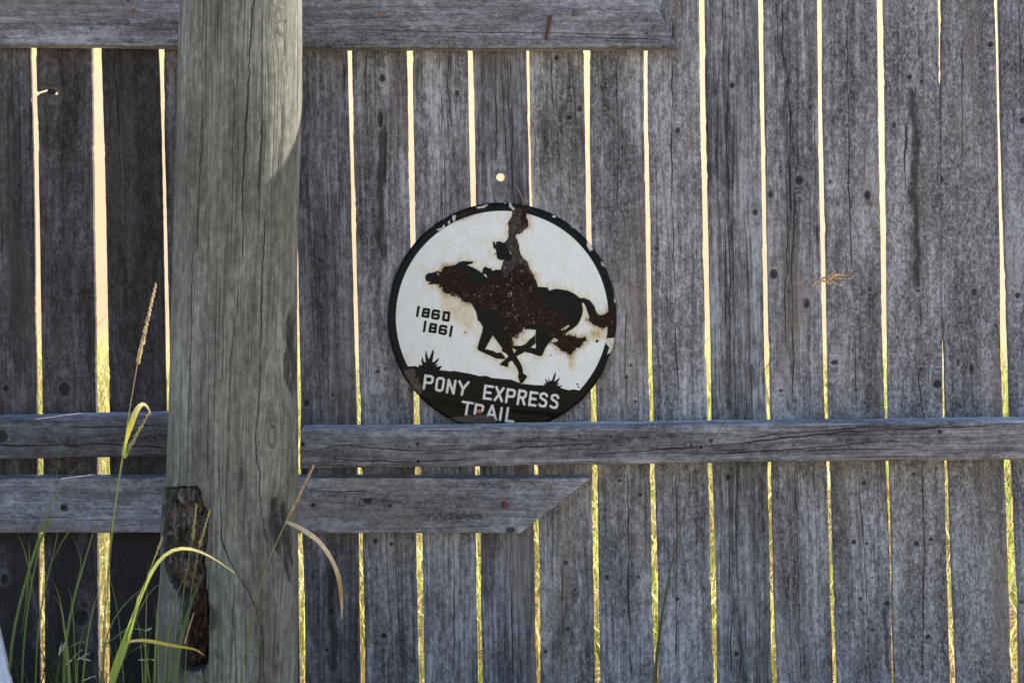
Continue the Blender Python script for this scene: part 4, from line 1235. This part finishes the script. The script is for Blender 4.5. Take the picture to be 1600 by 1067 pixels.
def blade(name, pts, depth, width, cols, parent, n=18, dz=None, prof=None):
    """a folded grass leaf along pts (photo pixels at that distance); width in mm"""
    path = smooth_path([(x, y, depth + (dz[i] if dz else 0)) for i, (x, y) in enumerate(pts)], n)
    W = to_world(path)
    vs, fs, cs = [], [], []
    for i, p in enumerate(W):
        t = i / (n - 1)
        tan = (W[min(i + 1, n - 1)] - W[max(i - 1, 0)]).normalized()
        side = tan.cross(Vector((0.15, 1, 0.2))).normalized()
        nor = side.cross(tan).normalized()
        w = width * 0.001 * (prof(t) if prof else (0.35 + 0.65 * math.sin(min(t * 1.4 + 0.25, 1.57) if t < 0.6 else 1.57)) * (1 - max(0, (t - 0.45) / 0.55) ** 1.6) + 0.0001) / 2
        tw = side * math.cos(0.35 * math.sin(i * 0.5)) + nor * math.sin(0.35 * math.sin(i * 0.5))
        vs += [tuple(p - tw * w), tuple(p + nor * w * 0.35), tuple(p + tw * w)]
        ct = t * (len(cols) - 1); a = int(min(ct, len(cols) - 2)); f = ct - a
        c = [cols[a][q] * (1 - f) + cols[a + 1][q] * f for q in range(3)]
        cs += [(*c, 1)] * 3
    for i in range(n - 1):
        for s_ in (0, 1):
            a = 3 * i + s_
            fs.append((a, a + 1, a + 4, a + 3))
    off = np.array(parent.location)
    me = raw_mesh(name, np.array(vs) - off, [np.array(fs)])
    attr(me, 'col', cs, 'FLOAT_COLOR')
    return link(name, me, M_LEAF, parent)


def stem(name, pts, depth, r, cols, parent, n=16, dz=None):
    path = smooth_path([(x, y, depth + (dz[i] if dz else 0)) for i, (x, y) in enumerate(pts)], n)
    W = [p - parent.location for p in to_world(path)]
    me = tube_mesh(name, W, [r * 0.001 * (1 - 0.35 * i / n) for i in range(n)], 5)
    nv = len(me.vertices)
    cs = []
    for i in range(nv):
        t = min(i // 5, n - 1) / (n - 1) if i < nv - 2 else (0 if i == nv - 2 else 1)
        ct = t * (len(cols) - 1); a = int(min(ct, len(cols) - 2)); f = ct - a
        cs.append((*[cols[a][q] * (1 - f) + cols[a + 1][q] * f for q in range(3)], 1))
    attr(me, 'col', cs, 'FLOAT_COLOR')
    return link(name, me, M_LEAF, parent)


def seed_head(name, p0, p1, depth, count, ln, wd, cols, parent, seed=0, spread=0.35, awn=1.0):
    """overlapping spikelets set alternately along a stalk from p0 (base) to p1 (tip)"""
    r_ = random.Random(seed)
    a = Vector((wx(p0[0], depth), depth, wz(p0[1], depth))); b = Vector((wx(p1[0], depth), depth, wz(p1[1], depth)))
    ax = (b - a).normalized()
    side = ax.cross(Vector((0, 1, 0))).normalized()
    vs, fs, cs = [], [], []
    for i in range(count):
        t = i / max(count - 1, 1)
        base = a.lerp(b, t * 0.94)
        sg = 1 if i % 2 else -1
        rot = r_.uniform(-0.7, 0.7)
        out_ = (side * math.cos(rot) + Vector((0, 1, 0)) * math.sin(rot)) * sg
        d = (ax + out_ * spread * r_.uniform(0.6, 1.3)).normalized()
        l = ln * 0.001 * (1 - 0.45 * t) * r_.uniform(0.8, 1.15)
        w = wd * 0.001 * (1 - 0.4 * t) * r_.uniform(0.85, 1.15)
        u = d.cross(Vector((0, 1, 0.3))).normalized(); v = d.cross(u)
        k0 = len(vs)
        ring = []
        for f, rr in ((0.0, 0.25), (0.3, 1.0), (0.65, 0.75)):
            for j in range(4):
                th = math.pi / 2 * j + 0.4
                vs.append(tuple(base + d * l * f + (u * math.cos(th) + v * math.sin(th)) * w * rr / 2))
        vs.append(tuple(base + d * l * awn * r_.uniform(0.95, 1.2)))
        for q in range(2):
            for j in range(4):
                fs.append((k0 + q * 4 + j, k0 + q * 4 + (j + 1) % 4, k0 + q * 4 + 4 + (j + 1) % 4, k0 + q * 4 + 4 + j))
        for j in range(4):
            fs.append((k0 + 8 + j, k0 + 8 + (j + 1) % 4, k0 + 12, k0 + 12))
        c = [cols[0][q] * (1 - t) + cols[1][q] * t for q in range(3)]
        g = r_.uniform(0.75, 1.2)
        cs += [(c[0] * g, c[1] * g, c[2] * g, 1)] * 13
    fq = [f for f in fs if f[2] != f[3]]; ft = [f[:3] for f in fs if f[2] == f[3]]
    me = raw_mesh(name, np.array(vs) - np.array(parent.location), [np.array(fq), np.array(ft)], [False, False])
    attr(me, 'col', cs, 'FLOAT_COLOR')
    return link(name, me, M_LEAF, parent)


def plant(name, px, depth, label, cat='grass', group=None):
    e = empty(name, (wx(px, depth), depth, 0.0))
    tag(e, label, cat, group, 'thing')
    return e


def root_pts(px, depth, pts):
    """carry the lowest point on down to the soil"""
    gy = CY + ZC / (S * (D + depth) / D)
    return [(px, gy)] + pts


G1_ = 'grass stalks in front of the fence'
d1 = -0.92
a = plant('seeding_grass', 148, d1, 'tall stalk with a long straw seed head, left of the post', group=G1_)
stem('stem', root_pts(148, d1, [(155, 1067), (162, 985), (168, 879), (175, 820), (190, 718), (201, 649), (213, 574), (216, 562)]), d1, 1.0, [DKGREEN, GREEN, STRAW], a, 26)
seed_head('seed_head', (214.5, 570), (244.5, 440), d1, 34, 13, 7.0, [(0.60, 0.50, 0.28), (0.66, 0.54, 0.34)], a, 3, 0.22)
blade('leaf', [(192, 712), (196, 690), (203, 668), (212, 642), (223, 626), (230, 632), (236, 648)], d1, 12, [GREEN, YEL, YEL, (0.55, 0.5, 0.3), STRAW], a, 18)

a = plant('seeding_grass', 150, d1 + 0.03, 'shorter drooping seed head crossing the rail left of the post', group=G1_)
stem('stem', root_pts(150, d1 + 0.03, [(158, 1067), (172, 860), (186, 745), (192, 716)]), d1 + 0.03, 1.2, [DKGREEN, GREEN, GREEN], a, 20)
seed_head('seed_head', (192, 716), (235, 641), d1 + 0.03, 22, 12, 6.2, [(0.33, 0.34, 0.14), (0.50, 0.40, 0.22)], a, 5, 0.28)

d2_ = -0.98
a = plant('arching_grass', 165, d2_, 'bright green leaf arching over the bark scar of the post', group=G1_)
blade('leaf', root_pts(160, d2_, [(172, 1067), (196, 1003), (213, 948), (234, 896), (248, 872), (264, 857), (285, 852), (309, 858), (337, 873), (367, 895)]), d2_, 15,
      [DKGREEN, GREEN, (0.27, 0.36, 0.08), (0.36, 0.41, 0.11), (0.6, 0.54, 0.28)], a, 44,
      prof=lambda t: 0.24 + 0.76 * float(sstep(0.40, 0.54, t)) if t < 0.56 else max(0.05, 0.42 + 0.58 * float(sstep(0.70, 0.56, t)) if t < 0.86 else 0.42 * (1 - (t - 0.86) / 0.14)))
blade('leaf', [(198, 1003), (220, 998), (248, 1004), (280, 1010), (313, 1014), (321, 1026)], d2_, 8, [STRAW, (0.45, 0.42, 0.1), YEL, YEL, STRAW], a, 16)
blade('leaf', [(196, 1003), (206, 970), (214, 940), (217, 925)], d2_, 4, [GREEN, GREEN, STRAW], a, 10)
stem('stem', [(210, 965), (228, 905), (243, 868)], d2_, 1.0, [GREEN, GREEN, STRAW], a, 8)
seed_head('seed_head', (243, 868), (254, 838), d2_, 9, 9, 3.4, [(0.40, 0.38, 0.16), (0.5, 0.42, 0.2)], a, 9, 0.2)

d3 = -0.78
for (bx, pts, tip, seed, lab) in ((270, [(278, 1067), (285, 927), (297, 856), (301, 843)], (307, 787), 11, 'small upright seed head in front of the bark scar'),
                                  (282, [(288, 1067), (296, 935), (305, 885), (311, 855)], (328.5, 795), 12, 'slanting seed head at the right edge of the bark scar')):
    a = plant('seeding_grass', bx, d3, lab, group=G1_)
    stem('stem', root_pts(bx, d3, pts), d3, 1.1, [DKGREEN, GREEN, (0.34, 0.32, 0.14)], a, 20)
    seed_head('seed_head', pts[-1], tip, d3, 16, 11, 6.0, [(0.40, 0.36, 0.16), (0.52, 0.44, 0.2)], a, seed, 0.22)
a = plant('seeding_grass', 330, d3, 'thin faint green seed head against the middle of the post', group=G1_)
stem('stem', root_pts(335, d3, [(344, 870), (347, 846)]), d3, 0.9, [DKGREEN, DKGREEN, GREEN], a, 14)
seed_head('seed_head', (347, 846), (386, 756), d3, 20, 7, 2.2, [(0.20, 0.24, 0.09), (0.26, 0.28, 0.12)], a, 21, 0.2)
a = plant('broad_leaf_grass', 272, d3 - 0.03, 'broad grey green leaf leaning across the rotten hollow of the scar', group=G1_)
blade('leaf', root_pts(262, d3 - 0.03, [(272, 1040), (282, 996), (296, 945), (315, 897)]), d3 - 0.03, 13, [DKGREEN, (0.10, 0.15, 0.07), (0.11, 0.16, 0.08), DKGREEN], a, 20,
      prof=lambda t: max(0.05, min(1, t * 1.6) * (1 if t < 0.72 else 1 - ((t - 0.72) / 0.28) ** 1.4)))
stem('dry_stalk', [(288, 1006), (294, 985), (303, 957)], d3 - 0.03, 1.6, [STRAW, STRAW, STRAW], a, 8)
blade('leaf', root_pts(252, d3, [(262, 1067), (268, 1010), (279, 955)]), d3, 6, [DKGREEN, GREEN, (0.2, 0.2, 0.08)], a, 14)

d4 = -0.80
a = plant('seeding_grass', 365, d4, 'stalk before the right side of the post, with straw head and drooping dry leaf', group=G1_)
stem('stem', root_pts(366, d4, [(375, 1067), (386, 1000), (398, 950), (410, 900), (425, 860), (440, 830), (452, 806)]), d4, 1.5, [DKGREEN, GREEN, (0.2, 0.22, 0.08), STRAW], a, 26)
seed_head('seed_head', (450, 810), (491, 726), d4, 26, 13, 6.6, [(0.50, 0.40, 0.22), (0.56, 0.40, 0.26)], a, 31, 0.18)
blade('leaf', [(446, 815), (458, 818), (478, 830), (500, 846), (518, 872), (529, 898), (533, 925), (534, 945), (534.5, 968)], d4, 11,
      [(0.50, 0.48, 0.24), (0.68, 0.60, 0.42), (0.74, 0.62, 0.48), (0.6, 0.52, 0.28), ORG, (0.6, 0.5, 0.4)], a, 26,
      prof=lambda t: (0.55 + 0.45 * math.sin(min(t * 4, 1.57))) * (1 if t < 0.45 else 0.72) * (1 if t < 0.86 else max(0.12, 1 - (t - 0.86) / 0.14)))
stem('stem', root_pts(398, d4, [(405, 1067), (412, 1010), (410, 980), (400, 945)]), d4, 0.9, [DKGREEN, DKGREEN, GREEN], a, 14)

d5 = -0.62
a = plant('seeding_grass', 1030, d5, 'long thin stalk with a spread dry seed head, before the planks on the right', group=G1_)
stem('stem', root_pts(1018, d5, [(1028, 1000), (1040, 920), (1052, 875), (1075, 770), (1110, 690), (1150, 630), (1195, 585), (1240, 500), (1262, 456), (1280, 442)]), d5, 1.1, [DKGREEN, DKGREEN, (0.10, 0.11, 0.06), (0.16, 0.14, 0.10), (0.34, 0.27, 0.17)], a, 34)
for q, (t0, t1) in enumerate((((1268, 448), (1290, 430)), ((1278, 441), (1304, 425)), ((1284, 436), (1318, 426)), ((1290, 434), (1327, 436)), ((1290, 434), (1313, 446)), ((1282, 438), (1300, 443)), ((1300, 431), (1326, 430)))):
    seed_head('seed_head', t0, t1, d5, 6, 11, 4.4, [(0.56, 0.42, 0.27), (0.64, 0.48, 0.30)], a, 50 + q, 0.16)
blade('leaf', root_pts(1010, d5, [(1022, 1067), (1030, 985), (1045, 900), (1056, 850), (1062, 812)]), d5, 7, [DKGREEN, DKGREEN, (0.12, 0.13, 0.05), (0.18, 0.15, 0.08)], a, 22)

# dark shaded blades by the left edge, each a plant
d6 = -0.62
a = plant('seeding_grass', 440, d4 + 0.03, 'fine bent green stalks low on the right side of the post', group=G1_)
stem('stem', root_pts(432, d4 + 0.03, [(436, 1067), (446, 1000), (452, 940), (447, 900)]), d4 + 0.03, 0.8, [DKGREEN, DKGREEN, GREEN], a, 14)
stem('stem', root_pts(402, d4 + 0.03, [(394, 1067), (384, 1045), (396, 1020), (414, 995), (420, 975)]), d4 + 0.03, 0.7, [DKGREEN, DKGREEN, GREEN], a, 14)
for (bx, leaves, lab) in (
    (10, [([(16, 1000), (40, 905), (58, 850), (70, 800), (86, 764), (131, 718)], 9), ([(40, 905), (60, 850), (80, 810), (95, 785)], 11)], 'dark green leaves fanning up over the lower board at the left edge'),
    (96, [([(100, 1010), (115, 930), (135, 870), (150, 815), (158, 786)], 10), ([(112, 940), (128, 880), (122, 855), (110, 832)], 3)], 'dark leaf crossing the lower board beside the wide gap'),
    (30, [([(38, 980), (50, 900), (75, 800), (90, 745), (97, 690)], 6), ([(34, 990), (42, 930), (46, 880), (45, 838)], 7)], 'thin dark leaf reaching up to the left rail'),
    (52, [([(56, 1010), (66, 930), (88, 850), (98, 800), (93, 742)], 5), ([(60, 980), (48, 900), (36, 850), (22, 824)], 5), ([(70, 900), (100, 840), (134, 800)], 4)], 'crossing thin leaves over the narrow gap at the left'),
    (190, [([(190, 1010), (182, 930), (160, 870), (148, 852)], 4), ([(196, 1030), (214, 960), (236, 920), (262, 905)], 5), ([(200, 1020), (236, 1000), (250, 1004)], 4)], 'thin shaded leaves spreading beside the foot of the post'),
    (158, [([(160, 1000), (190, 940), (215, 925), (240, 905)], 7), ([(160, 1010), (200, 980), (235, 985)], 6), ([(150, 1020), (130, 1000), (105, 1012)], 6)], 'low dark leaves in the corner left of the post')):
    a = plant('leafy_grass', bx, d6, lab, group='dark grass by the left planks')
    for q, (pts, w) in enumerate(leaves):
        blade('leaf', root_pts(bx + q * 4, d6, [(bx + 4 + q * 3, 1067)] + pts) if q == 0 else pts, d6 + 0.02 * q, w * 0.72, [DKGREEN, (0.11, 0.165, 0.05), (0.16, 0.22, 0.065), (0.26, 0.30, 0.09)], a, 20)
r9 = random.Random(9)
for bx, lab in ((122, 'fine tuft of upright leaves between the two left gaps'), (238, 'fine tuft of leaves against the lower left edge of the post')):
    a = plant('leafy_grass', bx, d6 - 0.12, lab, group='dark grass by the left planks')
    for q in range(7):
        x0 = bx + r9.uniform(-14, 14); dx = r9.uniform(-46, 46); top = r9.uniform(880, 985)
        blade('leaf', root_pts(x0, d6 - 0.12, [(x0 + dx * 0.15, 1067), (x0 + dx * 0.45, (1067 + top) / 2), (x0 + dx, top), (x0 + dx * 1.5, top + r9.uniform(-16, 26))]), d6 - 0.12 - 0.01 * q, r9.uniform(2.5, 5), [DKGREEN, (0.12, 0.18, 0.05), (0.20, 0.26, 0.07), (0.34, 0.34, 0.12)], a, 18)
a = plant('wild_oat_grass', 100, d6, 'low stalk with a few pale oat husks near the bottom left corner', group='dark grass by the left planks')
stem('stem', root_pts(78, d6, [(86, 1060), (93, 1025), (97, 1000)]), d6, 1.0, [DKGREEN, GREEN], a, 12)
for q, (t0, t1) in enumerate((((92, 1024), (95, 1012)), ((97, 1018), (101, 1006)), ((103, 1038), (126, 1016)), ((120, 1030), (135, 1022)), ((124, 1027), (136, 1030)), ((127, 1063), (146, 1057)), ((224, 986), (232, 983)), ((216, 1030), (238, 1030)))):
    seed_head('husk', t0, t1, d6, 3, 16, 4.6, [(0.50, 0.50, 0.42), (0.58, 0.55, 0.45)], a, 80 + q, 0.08, 1.1)


# ---- masses of grass: real blades, one object each
def grass_mass(name, count, xf, yf, hf, cols, wmm, seed, lean=0.25, zf=None):
    r_ = np.random.default_rng(seed)
    vs = np.zeros((count, 7, 3)); cs = np.zeros((count, 7, 4))
    x, y = xf(r_, count), yf(r_, count)
    h = hf(r_, count, x, y)
    az = r_.uniform(0, 2 * np.pi, count); ln = np.abs(r_.normal(0, lean, count)) + 0.04
    wa = r_.uniform(0, np.pi, count)
    w = wmm * 0.001 * r_.uniform(0.6, 1.4, count)
    hit = (y > 0) & (y + np.sin(az) * ln * h < 0.06)          # nothing grows through the planks
    az = np.where(hit, -az, az)
    hit = (y < 0) & (y + np.sin(az) * ln * h > -0.09)
    az = np.where(hit, -az, az)
    z0 = hill_z(x, y) if zf is None else zf(x, y)
    pick = r_.random(count)
    cc = np.array(cols)[np.minimum((pick * len(cols)).astype(int), len(cols) - 1)] * r_.uniform(0.75, 1.25, (count, 1))
    for k, (t, ww) in enumerate(((0, 0.8), (0.4, 1.0), (0.78, 0.7))):
        bx = x + np.cos(az) * ln * h * t ** 1.8; by = y + np.sin(az) * ln * h * t ** 1.8
        for s_ in (0, 1):
            sg = -1 if s_ == 0 else 1
            vs[:, 2 * k + s_, 0] = bx + sg * np.cos(wa) * w * ww / 2
            vs[:, 2 * k + s_, 1] = by + sg * np.sin(wa) * w * ww / 2
            vs[:, 2 * k + s_, 2] = z0 + h * t * (1 - 0.12 * ln * t)
    vs[:, 6, 0] = x + np.cos(az) * ln * h; vs[:, 6, 1] = y + np.sin(az) * ln * h; vs[:, 6, 2] = z0 + h * (1 - 0.25 * ln)
    cs[:, :, :3] = cc[:, None, :]; cs[:, :, 3] = 1
    base = (np.arange(count) * 7)[:, None]
    q = np.concatenate([base + np.array([[0, 1, 3, 2]]), base + np.array([[2, 3, 5, 4]])])
    t = base + np.array([[4, 5, 6]])
    me = raw_mesh(name, vs.reshape(-1, 3), [q, t])
    attr(me, 'col', cs.reshape(-1, 4), 'FLOAT_COLOR')
    o = link(name, me, M_LEAF)
    tag(o, kind='stuff')
    return o


MIXC = [(0.38, 0.48, 0.10), (0.44, 0.52, 0.12), (0.54, 0.54, 0.18), (0.66, 0.56, 0.28), (0.70, 0.60, 0.34), (0.28, 0.37, 0.07), (0.58, 0.42, 0.20)]
FLAT = lambda x, y: 0 * x
grass_mass('bank_grass', 17000, lambda r, n: r.uniform(-3.0, 3.2, n), lambda r, n: 0.28 + 3.2 * r.random(n),
           lambda r, n, x, y: np.clip(r.normal(0.30, 0.10, n) + 0.05 * np.sin(x * 2.3 + 1.0) + 0.03 * np.sin(x * 5.1), 0.1, 0.62), MIXC, 6.0, 4, 0.45)
grass_mass('seed_stalks', 700, lambda r, n: r.uniform(-2.6, 2.8, n), lambda r, n: 0.3 + 2.4 * r.random(n),
           lambda r, n, x, y: np.clip(r.normal(0.55, 0.16, n), 0.3, 0.95), [(0.5, 0.42, 0.22), (0.45, 0.36, 0.18), (0.34, 0.34, 0.1)], 3.0, 8, 0.25)
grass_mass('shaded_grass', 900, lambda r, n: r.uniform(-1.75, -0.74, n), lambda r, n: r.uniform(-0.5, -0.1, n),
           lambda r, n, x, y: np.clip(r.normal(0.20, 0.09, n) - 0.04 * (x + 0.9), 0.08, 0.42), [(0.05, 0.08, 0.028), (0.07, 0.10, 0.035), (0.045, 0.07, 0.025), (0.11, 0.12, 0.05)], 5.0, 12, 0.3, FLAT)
grass_mass('short_grass', 5000, lambda r, n: r.uniform(-2.6, 2.8, n), lambda r, n: -r.uniform(0.12, 2.2, n),
           lambda r, n, x, y: np.clip(r.normal(0.10, 0.05, n), 0.03, 0.16), [GREEN, (0.30, 0.28, 0.10), (0.40, 0.32, 0.18), (0.50, 0.40, 0.24)], 4.0, 15, 0.4, FLAT)

# loose straw caught in the fence
sd_ = empty('dry_straw', (wx(829, -0.004), -0.004, wz(244)))
tag(sd_, 'pale dry straw caught in the narrow gap above the sign', 'straw', kind='thing')
blade('stalk', [(826.5, 196), (828.5, 214), (831, 230), (833.5, 245)], -0.006, 2.6, [STRAW, (0.62, 0.55, 0.42), STRAW], sd_, 12)
sd_ = empty('dry_straw', (wx(770, -0.012), -0.012, wz(1022)))
tag(sd_, 'thin curved pale straw lying against a plank below the lower board', 'straw', kind='thing')
stem('stalk', [(756, 1022), (772, 1018), (783, 1010), (791, 994)], -0.010, 0.8, [STRAW, (0.4, 0.36, 0.3)], sd_, 12)

# corner of a pale board that leans in the lower left
BRD = empty('leaning_board', (wx(-40, -0.75), -0.75, 0.0))
tag(BRD, 'pale blue grey board leaning in the bottom left corner', 'board')


def bar_mesh(name, c0, c1, u, v):
    """square-edged bar from c0 to c1 with half-width vectors u and v, edges eased"""
    c0, c1, u, v = (np.array(q, float) for q in (c0, c1, u, v))
    ring = [(-1, -.8), (-.97, -1), (.97, -1), (1, -.8), (1, .8), (.97, 1), (-.97, 1), (-1, .8)]
    vs = [c + u * a + v * b for c in (c0, c1) for a, b in ring]
    fs = [(i, (i + 1) % 8, 8 + (i + 1) % 8, 8 + i) for i in range(8)]
    return raw_mesh(name, np.array(vs), [np.array(fs), np.array([range(7, -1, -1)]), np.array([range(8, 16)])], [False] * 3)


def pale_mat():
    m, nt, p, out = new_mat('pale_worn_board')
    k = N(nt)
    tc = nt.nodes.new('ShaderNodeTexCoord').outputs['Object']
    n = k.noise(k.vmul(tc, (160, 160, 9)), 1, 4, 0.6)
    nt.links.new(k.ramp(n, [(0.3, (0.34, 0.36, 0.42)), (0.7, (0.48, 0.50, 0.55))]), p.inputs['Base Color'])
    p.inputs['Roughness'].default_value = 0.6
    nt.links.new(k.bump(n, 0.4, 0.002), p.inputs['Normal'])
    return m


o_ = np.array(BRD.location)
link('board', bar_mesh('board', np.array([-1.028, -0.78, 0.0]) - o_, np.array([-1.292, -0.46, 0.58]) - o_, (0.125, 0.0, 0.034), (0.0, 0.011, -0.006)), pale_mat(), BRD)
